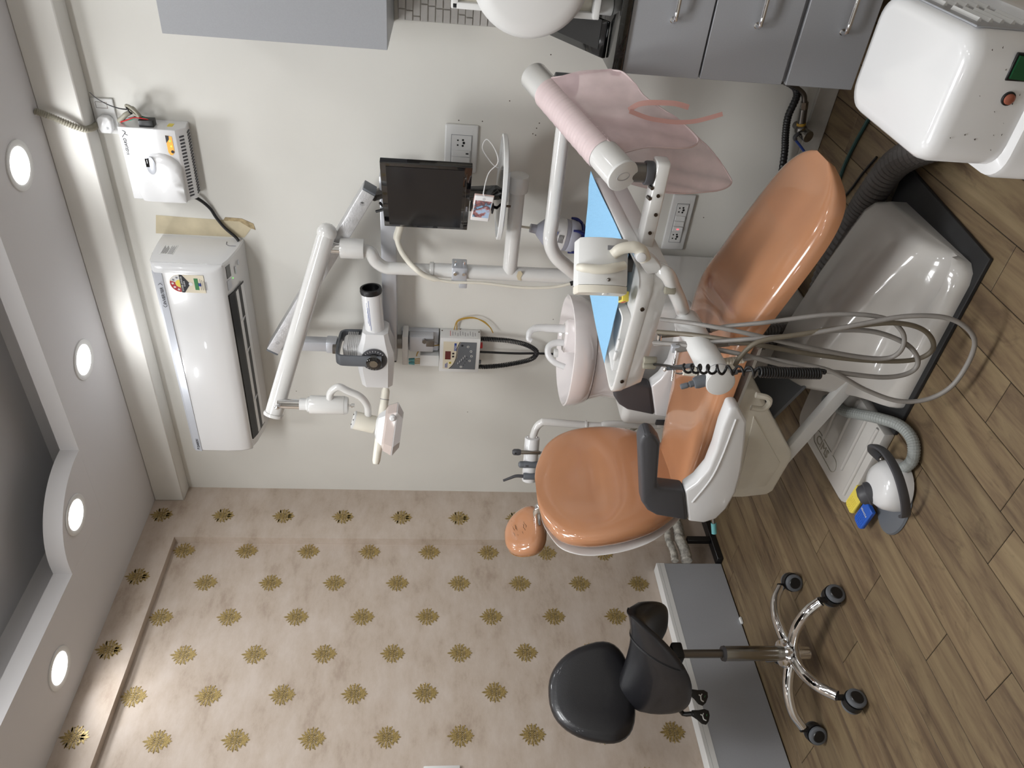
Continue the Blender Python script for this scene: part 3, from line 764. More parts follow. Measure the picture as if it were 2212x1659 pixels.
# ================================================================== wall x-ray unit
t = thing('xray_unit', 'wall-mounted dental x-ray machine with folding silver arm and white tube head', 'x-ray machine', (.95, -.05, 1.45))
B().box((.90, -.03, 1.378), (1.0, -.0005, 1.535), .004).obj('wall_plate', 'silver', t)
B().box((.925, -.075, 1.40), (1.0, -.03, 1.50), .004).obj('bracket', 'silver', t)
B().box((.875, -.105, 1.505), (1.02, -.02, 1.528), .003).obj('bracket_plate', 'white_matt', t)
B().cyl((.965, -.062, 1.53), (.965, -.062, 1.552), .03).obj('pivot', 'steel', t)
B().cyl((.985, -.075, 1.437), (.985, -.086, 1.437), .011, n=6).obj('bolt', 'steel', t)
B().box((.962, -.088, 1.396), (.992, -.05, 1.43), .002).obj('clamp', 'steel', t)
zA_ = 1.578
B().beam((.885, -.062, zA_), (1.715, -.09, zA_), .058, .056, .003).obj('horizontal_arm', 'silver', t)
B().beam((.878, -.0615, zA_), (.886, -.062, zA_), .056, .05, .002).obj('end_cap', 'dark_grey', t)
# folding arm (upper bar) and drop bar
yd = -.135
pR = at(798, 408, 1, yd); pL = at(592, 750, 1, yd)
B().cyl((pR.x-.028, -.10, zA_+.02), (pR.x-.028, -.128, pR.z-.012), .02).obj('arm_pivot', 'steel', t)
B().beam(pR, pL, .05, .066, .004, up=Y).obj('upper_arm', 'silver_arm', t)
dv = (pL-pR).normalized()
for pp, s in ((pR, -1), (pL, 1)): B().beam(pp, pp+dv*s*.008, .048, .064, .002, up=Y).obj('arm_cap', 'mid_grey', t)
for q in ((783, 439), (600, 739)):
    b = at(q[0], q[1], 1, yd-.027); B().cyl(b+V((0, .004, 0)), b-V((0, .006, 0)), .009, n=6).obj('bolt', 'chrome', t)
dA = at(604, 740, 1, yd); dB = at(722, 741, 1, yd)
B().beam((dA.x, yd, dA.z), (dA.x, yd, dB.z), .044, .044, .003, up=Y).obj('drop_bar', 'silver', t)
B().box((dA.x-.026, yd-.026, dB.z-.012), (dA.x+.026, yd+.026, dB.z+.03), .004).obj('drop_collar', 'silver', t)
B().tube([(pR.x-.05, yd, pR.z-.035), (pR.x-.075, yd+.005, pR.z-.05), (pR.x-.09, yd+.01, pR.z-.02)], .005, 8, smooth=5).obj('arm_cable', 'black', t)
# yoke: U of dark grey flat bar straddling the head in y
xh, zh = dA.x, dB.z-.012
yn, yfz = yd-.105, yd+.075
pts = cr([(xh, yn, zh-.185), (xh, yn, zh-.05), (xh, yn+.008, zh-.018), (xh, yn+.035, zh-.008), (xh, yfz-.035, zh-.008), (xh, yfz-.008, zh-.018), (xh, yfz, zh-.05), (xh, yfz, zh-.18)], 5)
rings = []
for i, q in enumerate(pts):
    tg = (pts[min(i+1, len(pts)-1)]-pts[max(i-1, 0)]).normalized(); nr = X.cross(tg)
    w = .024; h = .006
    rings.append([q+X*w*a+nr*h*b for a, b in ((-1, -.7), (-.8, -1), (.8, -1), (1, -.7), (1, .7), (.8, 1), (-.8, 1), (-1, .7))])
B().loft(rings).obj('yoke', 'mid_grey', t, smooth=35)
B().cyl((xh, yd-.03, zh-.008), (xh, yd-.03, zh+.014), .02).obj('yoke_pivot', 'steel', t)
# tube head
hz = zh-.158; hy = yd-.02
def hring(x, w, h, dz=0, k=.3, dy=0):
    o = []
    for (a, b2) in ((1, 1-k), (1-k, 1), (-1+k, 1), (-1, 1-k), (-1, -1+k), (-1+k, -1), (1-k, -1), (1, -1+k)): o.append(V((x, hy+dy+a*w, hz+dz+b2*h)))
    return o
B().loft([hring(xh-.165, .045, .05, -.006), hring(xh-.155, .058, .062, -.004), hring(xh-.06, .068, .072), hring(xh+.02, .068, .072), hring(xh+.07, .055, .056), hring(xh+.105, .052, .05), hring(xh+.108, .04, .04)]).obj('tube_head', 'white', t, smooth=32)
for k in range(6):
    B().box((xh-.045, hy-.05, hz+.074+k*.007), (xh+.047, hy+.05, hz+.0785+k*.007), .0015, 1).obj('cooling_rib', 'white', t)
B().box((xh-.045, hy-.05, hz+.05), (xh+.045, hy+.045, hz+.13), .02, 3).obj('head_top', 'white', t)
bdn = B()
bdn.loft([[V((x, y_-.0012, hz+dz+s)) for (y_, s) in ((y, -.009), (y, .009), (y+.006, .009), (y+.006, -.009))] for x, y, dz in ((xh-.147, hy-.0565, -.004), (xh-.06, hy-.0665, 0), (xh+.02, hy-.0665, 0), (xh+.07, hy-.0525, .0), (xh+.104, hy-.0505, 0))])
bdn.obj('stripe', 'mid_grey', t, smooth=0)
dl = V((xh-.005, hy-.0665, hz+.004))
B().lathe([(0, 0), (.052, 0), (.05, .006), (.03, .008), (0, .008)], dl, (0, -1, 0), 36).obj('dial', 'dark_grey', t)
B().lathe([(0, .008), (.034, .008), (.03, .026), (.018, .03), (0, .03)], dl, (0, -1, 0), 32).obj('dial_knob', 'black_gloss', t)
B().lathe([(0, .03), (.016, .03), (.016, .0315), (0, .0315)], dl, (0, -1, 0), 24).obj('dial_cap', 'brushed', t)
for k in range(18):
    a = math.radians(k*14-50); c = dl+V((.044*math.cos(a), -.0068, .044*math.sin(a)))
    B().obox(c, (.006, .0015, .001), V((math.cos(a), 0, math.sin(a))), V((-math.sin(a), 0, math.cos(a))), V((0, -1, 0))).obj('dial_mark', 'label_white', t, smooth=0)
cd = V((.98, .08, .07)).normalized(); c0 = V((xh+.085, hy-.006, hz+.002))
B().cyl(c0, c0+cd*.178, .0385, .0385, 36).obj('cone', 'white', t)
B().lathe([(.030, .0), (.041, .0), (.0425, .008), (.041, .02), (.034, .022), (.032, .02), (.032, .001), (0, .001)], c0+cd*.178, cd, 36).obj('cone_ring', 'black', t)
x_, y_, d_ = frame(cd)
up_ = Z-cd*(Z.dot(cd)); up_.normalize(); sd = cd.cross(up_); sd = sd if sd.y < 0 else -sd
for k, (l0, l1) in enumerate(((.03, .16), (.05, .13), (.06, .15))):
    nvec = (sd*math.cos(.25+k*.12)+up_*math.sin(.25+k*.12)); tv = cd.cross(nvec)
    B().obox(c0+cd*(l0+l1)/2+nvec*.0386, (l1-l0, .0016, .0006), cd, tv, nvec).obj('print_line', 'ink_blue', t, smooth=0)
# wiring box and connectors by the bracket
t2 = thing('junction_box', 'small white wiring box with blue wire connectors behind the x-ray bracket', 'junction box', (.86, -.03, 1.42))
B().box((.835, -.055, 1.375), (.892, -.0005, 1.455), .002).obj('box', 'white_matt', t2)
for k in range(4): B().tube([(.848+k*.008, -.052, 1.455), (.85+k*.008, -.058, 1.47), (.848+k*.007, -.056, 1.482)], .0018, 6, smooth=4).obj('wire', 'gold_wire', t2)
for k in range(2): B().cyl((.85+k*.018, -.056, 1.478), (.85+k*.018, -.056, 1.503), .0085, .006, 12).obj('connector', 'teal', t2)

# ================================================================== x-ray control box with coiled cord
t = thing('xray_control_box', 'white control box with red display panel and coiled black cord on the wall', 'control box', (.91, -.04, 1.2))
bx0, bx1, bz0, bz1, by = .822, 1.0, 1.203, 1.373, -.073
B().box((bx0, by, bz0), (bx1, -.0005, bz1), .003).obj('case', 'white_matt', t)
w = bx1-bx0
pf = lambda a, b2: (bx0+a*w, bz1-b2*(bz1-bz0))        # fractions of the front: right, down
def panel(pts, m, nm, dy, par): return B().prism([pf(*q) for q in pts], (0, by-dy, 0), X, Z, .0006, ez=(0, -1, 0)).obj(nm, m, par, smooth=0)
pn = panel([(.1, .09), (.9, .09), (.9, .91), (.1, .91)], 'label_cream', 'panel', .0002, t)
cv = [(.9, .5), (.8, .46), (.7, .43), (.6, .43), (.45, .42), (.3, .38), (.2, .33), (.1, .25)]
panel([(.1, .91), (.9, .91)]+[(a, b2+.02) for a, b2 in cv], 'mid_grey', 'lower_field', .0008, pn)
B().tube([V((pf(a, b2)[0], by-.0012, pf(a, b2)[1])) for a, b2 in cv], .0016, 6, smooth=4).obj('curve', 'ink', pn)
panel([(.38, .14), (.62, .14), (.62, .28), (.38, .28)], 'display_red', 'display', .0009, pn)
panel([(.64, .36), (.86, .36), (.86, .415), (.64, .415)], 'ink_blue', 'brand_plate', .0009, pn)
text('lettering', 'CHESA', (pf(.655, .405)[0], by-.0017, pf(.655, .405)[1]), X, Z, .0082, 'label_white', pn)
for k in range(2): panel([(.13, .15+k*.035), (.28-.03*(1-k), .15+k*.035), (.28-.03*(1-k), .168+k*.035), (.13, .168+k*.035)], 'ink_blue', 'print_line', .0009, pn)
def dot(a, b2, r, m, nm): q = pf(a, b2); B().lathe([(0, 0), (r, 0), (r, .001), (0, .001)], (q[0], by-.0012, q[1]), (0, -1, 0), 16).obj(nm, m, pn)
for a in (.47, .56): dot(a, .34, .0045, 'ink', 'button'); dot(a, .34, .002, 'label_white', 'button_mark')
dot(.28, .27, .0055, 'yellow', 'radiation_mark'); dot(.28, .27, .003, 'ink', 'radiation_mark')
dot(.8, .555, .005, 'ink', 'button')
for a, b2 in ((.77, .70), (.64, .78), (.5, .8), (.36, .76), (.17, .55)): dot(a, b2, .0052, 'label_white', 'button'); dot(a, b2, .003, 'mid_grey', 'button_mark')
for k in range(5): dot(.24+.055*k, .5+.045*k, .0018, 'ink', 'led'); panel([(.25+.055*k, .46+.042*k), (.30+.055*k, .46+.042*k), (.30+.055*k, .472+.042*k), (.25+.055*k, .472+.042*k)], 'label_white', 'print_line', .0016, pn)
for k in range(3): dot(.22+.07*k, .61+.035*k, .0018, 'ink', 'led')
sd_ = B().box((bx1-.0005, -.062, bz0+.012), (bx1+.0008, -.014, bz1-.036)).obj('side_label', 'label_white', t, smooth=0)
for k in range(11): B().box((bx1+.0006, -.058+(k % 3)*.004, bz1-.044-k*.0105), (bx1+.0011, -.02-(k % 4)*.005, bz1-.042-k*.0105)).obj('label_line', 'red' if k == 0 else 'ink_grey', sd_, smooth=0)
for (yy, zq) in ((-.005, bz1-.085), (-.02, bz1-.008), (-.022, bz0+.006)): B().ball((bx1, yy, zq), .003, 10, 6).obj('screw', 'bolt', t)
B().box((.935, -.05, bz0-.012), (.955, -.03, bz0), .002).obj('red_switch', 'red', t)
B().cyl((.86, -.045, bz0-.01), (.86, -.045, bz0), .009).obj('cable_gland', 'mid_grey', t)
# coiled cord: helix along a hanging U
U_ = cr([(.985, -.048, bz0), (.985, -.05, bz0-.06), (.98, -.05, bz0-.13), (.962, -.05, bz0-.2), (.93, -.05, bz0-.245), (.895, -.05, bz0-.235), (.872, -.05, bz0-.19), (.848, -.05, bz0-.1), (.838, -.05, bz0-.03), (.838, -.05, bz0)], 10)
def helix(path, turns, R, r, n=7, per=9, name='coil', m='black', parent=None, end=1.0):
    L = [0]
    for a, b2 in zip(path, path[1:]): L.append(L[-1]+(b2-a).length)
    tot = L[-1]; N = turns*per; pts = []; j = 0; t0 = (path[1]-path[0]).normalized(); x, y, _ = frame(t0)
    for i in range(N+1):
        s = tot*i/N
        while j < len(path)-2 and L[j+1] < s: j += 1
        f = (s-L[j])/max(L[j+1]-L[j], 1e-9); p = path[j].lerp(path[j+1], f)
        tg = (path[j+1]-path[j]).normalized(); ax = t0.cross(tg)
        if ax.length > 1e-6:
            q = Matrix.Rotation(t0.angle(tg), 3, ax.normalized()); x = q @ x; y = q @ y
        t0 = tg; a = 2*PI*i/per
        rad = R[0]+(R[1]-R[0])*i/N if isinstance(R, tuple) else R
        pts.append(p+x*rad*math.cos(a)+y*rad*math.sin(a))
    return B().tube(pts, r, n).obj(name, m, parent, smooth=60)
helix(U_, 74, .0085, .0028, parent=t, name='coiled_cord')
B().tube([(.91, -.04, bz0), (.905, -.035, 1.05), (.905, -.03, .95), (.905, -.03, .80), (.905, -.03, .70)], .005, 8, smooth=5).obj('power_lead', 'black', t)
for k in range(2): B().tube([(bx1, -.01, bz1-.07+k*.012), (1.05+k*.006, -.02, 1.30), (1.072+k*.004, -.025, 1.245), (1.06, -.025, 1.195+k*.006), (1.03, -.025, 1.165), (1.005, -.03, 1.15)], .0022, 6, smooth=8).obj('earth_wire', 'gold_wire', t)
B().tube([(bx0+.11, -.03, bz1), (bx0+.12, -.05, bz1+.03), (.96, -.07, 1.44), (.91, -.06, 1.465), (.89, -.058, 1.47)], .0025, 6, smooth=6).obj('earth_wire', 'gold_wire', t)
# ================================================================== spittoon unit
CX, CYs = 1.085, -.25
t = thing('spittoon_unit', 'dental spittoon unit with oval white basin and two curved water spouts', 'spittoon', (CX, -.22, 0))
B().box((.845, -.425, .004), (1.42, -.02, .64), .03, 4).obj('housing', 'white_paint', t)
def oval(a, b2, z, cx=CX, cy=CYs, n=48, p=2.3):
    o = []
    for k in range(n):
        th = 2*PI*k/n; c, s = math.cos(th), math.sin(th)
        o.append(V((cx+a*math.copysign(abs(c)**(2/p), c), cy+b2*math.copysign(abs(s)**(2/p), s), z)))
    return o
B().loft([oval(.215, .165, .62), oval(.19, .16, .66), oval(.185, .155, .73), oval(.197, .175, .785)]).obj('pedestal', 'ceramic', t)
bw = B().loft([oval(.185, .165, .782), oval(.205, .185, .795), oval(.216, .198, .83), oval(.22, .203, .868), oval(.219, .202, .876), oval(.213, .196, .878), oval(.206, .19, .872), oval(.185, .168, .83), oval(.12, .11, .80), oval(.02, .02, .795)]).obj('basin', 'ceramic', t, smooth=50)
B().lathe([(0, .0), (.022, 0), (.022, .004), (0, .005)], (CX, CYs, .796)).obj('drain', 'steel', t)
# ledge for the spouts and the spouts
sa, sb2 = at(1229, 711, 1, -.15), at(1231, 748, 1, -.19)
lc = (sa+sb2)/2
B().loft([oval(.075, .04, .80, lc.x, lc.y+.01), oval(.075, .04, .866, lc.x, lc.y+.01), oval(.065, .032, .874, lc.x, lc.y+.01)]).obj('spout_ledge', 'ceramic', t)
hx_ = at(1150, 722, 1, -.15); 
s1 = B().tube([(sa.x, sa.y, .87), (sa.x+.001, sa.y, .93), (sa.x, sa.y, .985), (sa.x-.012, sa.y-.01, 1.012), (sa.x-.036, sa.y-.025, 1.018), (sa.x-.043, sa.y-.03, 1.005)], [.018, .017, .015, .013, .011, .010], 14, smooth=6)
s1.obj('tall_spout', 'white', t)
s2 = B().tube([(sb2.x+.01, sb2.y+.01, .87), (sb2.x+.008, sb2.y+.008, .91), (sb2.x-.005, sb2.y-.004, .935), (sb2.x-.03, sb2.y-.024, .935), (sb2.x-.05, sb2.y-.045, .91), (sb2.x-.062, sb2.y-.058, .868)], [.014, .012], 12, smooth=6)
s2.obj('short_spout', 'white', t)
B().obox((sb2.x-.02, sb2.y-.022, .905), (.028, .024, .018), X, Y, Z, .003).obj('spout_clip', 'white_matt', t)
B().box((.86, -.432, .46), (.885, -.42, .50), .003).obj('latch', 'dark_grey', t)
# assistant side: curved pipe carrying the holder
ya_ = -.36
a0 = at(1290, 920, 1, ya_); a1 = at(1185, 912, 1, ya_); a2 = at(1158, 925, 1, ya_); a3 = at(1150, 948, 1, ya_-.03)
B().tube([(a0.x+.012, ya_, .45), (a0.x+.01, ya_, a0.z-.05), a0, a1, (a1.x-.005, ya_, a1.z+.03), a2, a3], .0155, 14, smooth=6).obj('assistant_pipe', 'white_paint', t)
B().beam((a0.x+.012, ya_, .45), (.86, ya_, .45), .035, .035, .004).obj('pipe_bracket', 'white_paint', t)
B().cyl((a0.x+.004, ya_, a0.z+.045), (a0.x+.004, ya_, a0.z+.052), .019).obj('pipe_collar', 'white_paint', t)
h0 = at(1150, 945, 1, ya_-.03); h1 = at(1143, 1038, 1, ya_-.10)
hd = (h1-h0).normalized()
hl = B().cyl(h0, h1, .031, .031, 30, .004).obj('instrument_holder', 'white', t)
for q in (-.018, .018):
    c = h0-hd*.002+V((0, 0, q)); B().ball(c, .005, 10, 6).obj('screw', 'chrome', t)
# three suction handpieces resting in slots of the holder
def onh(s): return h0+(h1-h0)*s
upv = (Z-hd*Z.dot(hd)).normalized(); outv = hd.cross(upv); outv = outv if outv.y < 0 else -outv
def shand(s, name, label, m, L, r, hm, tip):
    c = onh(s)+outv*.030
    t = thing(name, label, 'suction handpiece', c, 'suction handpieces')
    B().cyl(c-upv*.032, c+upv*L, r*.95, r, 18, .003).obj('grip', m, t)
    B().tube([c-upv*.03, c-upv*.12+outv*.0, c-upv*.22+outv*.005, c-upv*.36+V((.03, .06, 0)), c-upv*.42+V((.06, .16, -.02)), V((a0.x+.11, ya_+.02, .40)), V((.93, -.30, .40))], r*.62, 10, smooth=8).obj('hose', hm, t)
    return t, c
t3, c = shand(.28, 'suction_handpiece', 'slim steel suction handpiece with dark head in the holder behind the backrest', 'brushed', .05, .0085, 'hose_grey', 0)
B().lathe([(0, 0), (.011, 0), (.0135, .01), (.013, .028), (.008, .034), (0, .034)], c+upv*.048, upv, 18).obj('head', 'dark_grey', t3)
B().lathe([(0, 0), (.004, 0), (.004, .001), (0, .001)], c+upv*.07+outv*.0131, outv, 10).obj('button', 'black', t3)
t3, c = shand(.56, 'suction_handpiece', 'thick dark grey suction handpiece without a tip in the holder behind the backrest', 'mid_grey', .036, .0145, 'hose_taupe', 0)
B().lathe([(0, 0), (.0145, 0), (.0135, .012), (.007, .018), (0, .018)], c+upv*.036, upv, 18).obj('nose', 'mid_grey', t3)
B().obox(c+upv*.02+outv*.0145, (.006, .012, .003), hd, upv, outv, .001).obj('slide', 'dark_grey', t3)
t3, c = shand(.83, 'suction_handpiece', 'dark grey suction handpiece with bent tip in the holder behind the backrest', 'mid_grey', .03, .0145, 'hose_taupe', 0)
B().tube([c+upv*.028, c+upv*.06, c+upv*.085+hd*.01, c+upv*.112+hd*.022], [.0075, .005], 10, smooth=4).obj('tip', 'dark_grey', t3)

# ================================================================== operating light on its pole
YP = -.18
t = thing('operating_light', 'white operating light on a jointed arm and tall pole above the chair', 'lamp', (1.385, YP, .64))
pb0 = at(1240, 594, 1, YP); pm = at(985, 589, 1, YP); pj = at(935, 585, 1, YP); pbend = at(826, 577, 1, YP); pj0 = at(787, 538, 1, YP); pj1 = at(735, 533, 1, YP)
xp = (pb0.x+pm.x)/2
B().cyl((xp, YP, .64), (xp, YP, .66), .05, .045).obj('pole_flange', 'white_paint', t)
B().cyl((xp, YP, .65), (xp, YP, pj.z), .0285, .0275).obj('lower_pole', 'white_paint', t)
B().cyl((xp, YP, pj.z-.004), (xp, YP, pj.z+.012), .031, bevel=.003).obj('pole_collar', 'white_paint', t)
B().tube([(xp, YP, pj.z), (xp, YP, pbend.z-.06), (xp+.002, YP, pbend.z-.01), (xp+.028, YP, pbend.z+.025), (pj0.x-.012, YP, pj0.z-.02), (pj0.x-.004, YP, pj0.z+.02)], .0235, 18, smooth=6).obj('upper_pole', 'white_paint', t)
jx = pj0.x
B().cyl((jx, YP, pj0.z), (jx, YP, pj1.z), .037, .037, 30, .003).obj('arm_joint', 'white_paint', t)
B().cyl((jx, YP, pj1.z), (jx, YP, pj1.z+.04), .022).obj('joint_shaft', 'chrome', t)
YE = -.5
e0 = at(706, 503, 1, YP-.01); e1 = at(592, 892, 1, YE)
ad = (e1-e0).normalized()
B().tube([e0, e0+(e1-e0)*.5, e1], .0325, 22).obj('spring_arm', 'white_paint', t)
B().ball(e0, .036, 22, 12).obj('arm_end', 'white_paint', t); B().lathe([(0, .012), (.036, .012), (.037, .006), (.036, 0), (0, 0)], e1, ad, 28).obj('arm_end_cap', 'white_paint', t)
B().ball(at(700, 535, 1, YP-.035), .011, 12, 8).obj('knuckle_bolt', 'chrome', t)
B().tube([(jx, YP, pj1.z+.03), (jx+.004, YP, pj1.z+.06), e0+ad*.05], .018, 12).obj('knuckle', 'steel', t)
sx = at(650, 873, 1, YE).x
k0 = at(606, 872, 1, YE); k1 = at(648, 874, 1, YE); k2 = at(672, 877, 1, YE); k3 = at(745, 878, 1, YE)
B().ball(at(599, 879, 1, YE-.03), .010, 12, 8).obj('knuckle_bolt', 'chrome', t)
B().cyl((sx, YE, k0.z+.01), (sx, YE, k1.z), .0185).obj('drop_shaft', 'chrome', t)
B().lathe([(.0225, 0), (.0225, .025), (.028, .028), (.028, .045), (.034, .05)], (sx, YE, k1.z), (0, 0, -1), 26).obj('collar', 'white_matt', t)
B().cyl((sx, YE, k2.z+.004), (sx, YE, k3.z), .0345, .0345, 30, .003).obj('swivel_body', 'white_paint', t)
B().cyl((sx, YE, k3.z), (sx, YE, k3.z-.012), .034, .03, 30).obj('swivel_cap', 'white_matt', t)
B().tube([(sx, YE, k3.z-.01), (sx, YE, k3.z-.022), (sx, YE, k3.z-.024), (sx, YE, k3.z-.036)], [.004, .004, .0085, .0085], 10).obj('switch_lever', 'chrome', t)
j = [at(q[0], q[1], 1, YE) for q in ((713, 868), (714, 848), (731, 836), (752, 845), (778, 857), (793, 876), (795, 897))]
B().tube(j, .0135, 14, smooth=6).obj('curved_arm', 'white_paint', t)
g0 = at(765, 907, 1, YE-.01); g1 = at(810, 918, 1, YE-.01)
gd = (g1-g0).normalized()
B().cyl(g0, g1, .034, .034, 28, .003).obj('tilt_joint', 'cream', t)
B().cyl(g0-gd*.004, g0+gd*.002, .0335, .034, 28).obj('tilt_cap', 'white_matt', t)
for k in range(3):
    xx, yy, _ = frame(gd); a = math.radians(20+120*k)
    B().ball(g0-gd*.004+(xx*math.cos(a)+yy*math.sin(a))*.022, .0032, 8, 5).obj('screw', 'ink', t)
# lamp head: shallow housing seen edge-on, handle bar in front of it
hdv = V((.80, .60, 0)).normalized()
hA = at(834, 838, 1, YE+.07); hB = at(812, 1002, 1, YE-.11)
hv = (hA-hB).normalized()
B().tube([hB, hB+hv*.012, hB+(hA-hB)*.38, hB+(hA-hB)*.55, hA-hv*.012, hA], [.011, .0148, .0165, .0168, .0155, .011], 16).obj('handle_bar', 'cream', t)
for f in (.36, .42, .85): B().cyl(hB+(hA-hB)*f-hv*.001, hB+(hA-hB)*f+hv*.001, .0172).obj('handle_ring', 'ink_grey', t)
cH = at(846, 925, 1, YE-.02)
ex_ = hv; dn = V((-.02, .06, -1)).normalized(); dn = (dn-ex_*dn.dot(ex_)).normalized(); wd_ = ex_.cross(dn)
def lring(d, l, w, k=.35):
    o = []
    for a, b2 in ((1, 1-k), (1-k, 1), (-1+k, 1), (-1, 1-k), (-1, -1+k), (-1+k, -1), (1-k, -1), (1, -1+k)): o.append(cH+dn*d+ex_*a*l+wd_*b2*w)
    return o
B().loft([lring(-.03, .07, .05), lring(-.022, .085, .062), lring(.008, .098, .068), lring(.032, .066, .058)]).obj('lamp_housing', 'lamp_shell', t, smooth=25)
B().loft([lring(.009, .0995, .0695), lring(.013, .0995, .0695), lring(.036, .066, .058)]).obj('lamp_lens', 'lens', t, smooth=25)
B().loft([lring(-.06, .03, .03), lring(-.052, .05, .04), lring(-.03, .068, .048)]).obj('reflector_back', 'white', t, smooth=25)
B().beam(g1, cH-dn*.045, .03, .03, .006).obj('lamp_bracket', 'cream', t)
B().beam(hB+(hA-hB)*.6, cH+ex_*.02-dn*.0, .02, .045, .004).obj('handle_bracket', 'lamp_shell', t)
B().lathe([(0, 0), (.012, 0), (.012, .012), (.006, .018), (0, .018)], cH+ex_*.045+wd_*-.062+dn*-.002 if wd_.y > 0 else cH+ex_*.045+wd_*.062-dn*.002, V((.3, -1, 0)), 16).obj('dimmer_knob', 'white', t)
# cable strapped to the pole, clamp
zc_ = at(992, 590, 1, YP).z
B().box((xp-.034, YP-.036, zc_-.028), (xp+.034, YP+.036, zc_+.028), .004).obj('clamp', 'silver', t)
for dx in (-.0,):
    for dz in (-.016, .016): B().cyl((xp+.012, YP-.036, zc_+dz), (xp+.012, YP-.044, zc_+dz), .0065, n=12).obj('clamp_bolt', 'chrome', t); B().cyl((xp+.034, YP-.014, zc_+dz), (xp+.05, YP-.014, zc_+dz), .004, n=8).obj('clamp_screw', 'chrome', t)
B().box((xp-.05, YP-.04, zc_-.03), (xp-.03, YP-.005, zc_-.0), .003).obj('clamp_foot', 'silver', t)
cpts = [at(864, 488, 1, -.11), at(858, 515, 1, -.115), at(869, 546, 1, -.15), at(895, 578, 1, YP-.04), at(925, 598, 1, YP-.045), at(975, 609, 1, YP-.04), at(1040, 611, 1, YP-.035), at(1130, 621, 1, YP-.03), at(1195, 620, 1, YP-.03), at(1236, 612, 1, YP-.03)]
B().tube([V((cpts[0].x+.06, -.10, 1.535))]+cpts, [.0145]*3+[.0105]*4+[.0055]*6, 12, smooth=6).obj('sleeved_cable', 'cream', t)
B().tube([at(1232, 613, 1, YP-.03), at(1262, 604, 1, YP-.03)], .009, 10).obj('cable_end', 'black', t)
# side arm for the screen tray
sb = at(1105, 600, 1, YP); se = at(1112, 408, 1, YP)
zz_ = (sb.z+se.z)/2
B().tube([(xp+.01, YP, zz_), (se.x+.02, YP, zz_)], .0275, 20).obj('side_arm', 'white_paint', t)
B().cyl((se.x-.008, YP, zz_), (se.x+.052, YP, zz_), .037, .037, 28, .004).obj('side_arm_end', 'white_paint', t)
B().prism([(0, 0), (.014, .004), (.03, -.002), (.042, .006), (.04, .016), (.02, .02), (.004, .014)], (xp-.012, YP-.0283, zz_-.045), X, Z, .0012, ez=(0, -1, 0)).obj('paint_chip', 'plaster_raw', t, smooth=0)
# ================================================================== screen tray with monitor and phone
pc = at(1077, 402, 1, YP-.03); ztr = zz_+.037
zp = ztr+.014
t = thing('screen_tray', 'oval white tray carrying the monitor on the side arm of the pole', 'tray', (pc.x, YP-.05, ztr))
def oval2(a, b2, z, c, ang, p=2.6, n=44):
    o = []
    for k in range(n):
        th = 2*PI*k/n; cc, ss = math.cos(th), math.sin(th)
        u, w = a*math.copysign(abs(cc)**(2/p), cc), b2*math.copysign(abs(ss)**(2/p), ss)
        o.append(V((c.x+u*math.cos(ang)-w*math.sin(ang), c.y+u*math.sin(ang)+w*math.cos(ang), z)))
    return o
tc_ = V((pc.x, YP-.045, 0)); ang = math.radians(-12)
B().loft([oval2(.17, .125, zp, tc_, ang), oval2(.18, .135, zp+.004, tc_, ang), oval2(.18, .135, zp+.016, tc_, ang), oval2(.172, .127, zp+.018, tc_, ang), oval2(.17, .125, zp+.008, tc_, ang)]).obj('plate', 'white_matt', t, smooth=40)
B().box((pc.x-.05, YP-.05, ztr-.003), (pc.x+.06, YP+.04, zp+.001), .003).obj('mount_block', 'white_matt', t)
B().cyl((pc.x-.03, YP-.12, zp-.02), (pc.x-.03, YP-.12, zp+.002), .004, n=8).obj('screw', 'bolt', t)
zp += .008
mL = V((1.541, -.157, 0)); mR = V((1.846, -.315, 0))
mu = (mR-mL).normalized(); mn = V((mu.y, -mu.x, 0))
if mn.y > 0: mn = -mn
mc = (mL+mR)/2; mW = (mR-mL).length; mz0, mz1 = 1.289, 1.588
t = thing('monitor', 'black flat-screen monitor switched off on the pole side tray', 'monitor', (mc.x, mc.y+.02, zp))
B().obox(V((mc.x, mc.y, (mz0+mz1)/2))-mn*.013, (mW, mz1-mz0, .022), mu, Z, mu.cross(Z), .003).obj('case', 'black_gloss', t)
B().obox(V((mc.x, mc.y, (mz0+mz1)/2+.004))-mn*.0015, (mW-.03, mz1-mz0-.046, .002), mu, Z, mu.cross(Z)).obj('display', 'screen', t)
B().obox(V((mc.x, mc.y, mz0+.0165))-mn*.0008, (mW-.06, .0012, .001), mu, Z, mu.cross(Z)).obj('bezel_line', 'steel', t)
B().obox(V((mc.x, mc.y, mz0+.009))-mn*.0012-mu*.045, (.026, .006, .001), mu, Z, mu.cross(Z)).obj('brand_mark', 'ink_grey', t, smooth=0)
sp = V((mc.x, mc.y, 0))-mn*.045
B().beam(V((sp.x, sp.y, zp+.01)), V((mc.x, mc.y, mz0+.06))-mn*.026, .05, .022, .004, up=mu).obj('neck', 'black_gloss', t)
B().loft([oval2(.12, .085, zp, sp+mn*.02, math.atan2(mu.y, mu.x), 2.2), oval2(.122, .087, zp+.004, sp+mn*.02, math.atan2(mu.y, mu.x), 2.2), oval2(.1, .07, zp+.011, sp+mn*.02, math.atan2(mu.y, mu.x), 2.2), oval2(.04, .03, zp+.016, sp+mn*.02, math.atan2(mu.y, mu.x), 2.2)]).obj('foot', 'black_gloss', t, smooth=50)
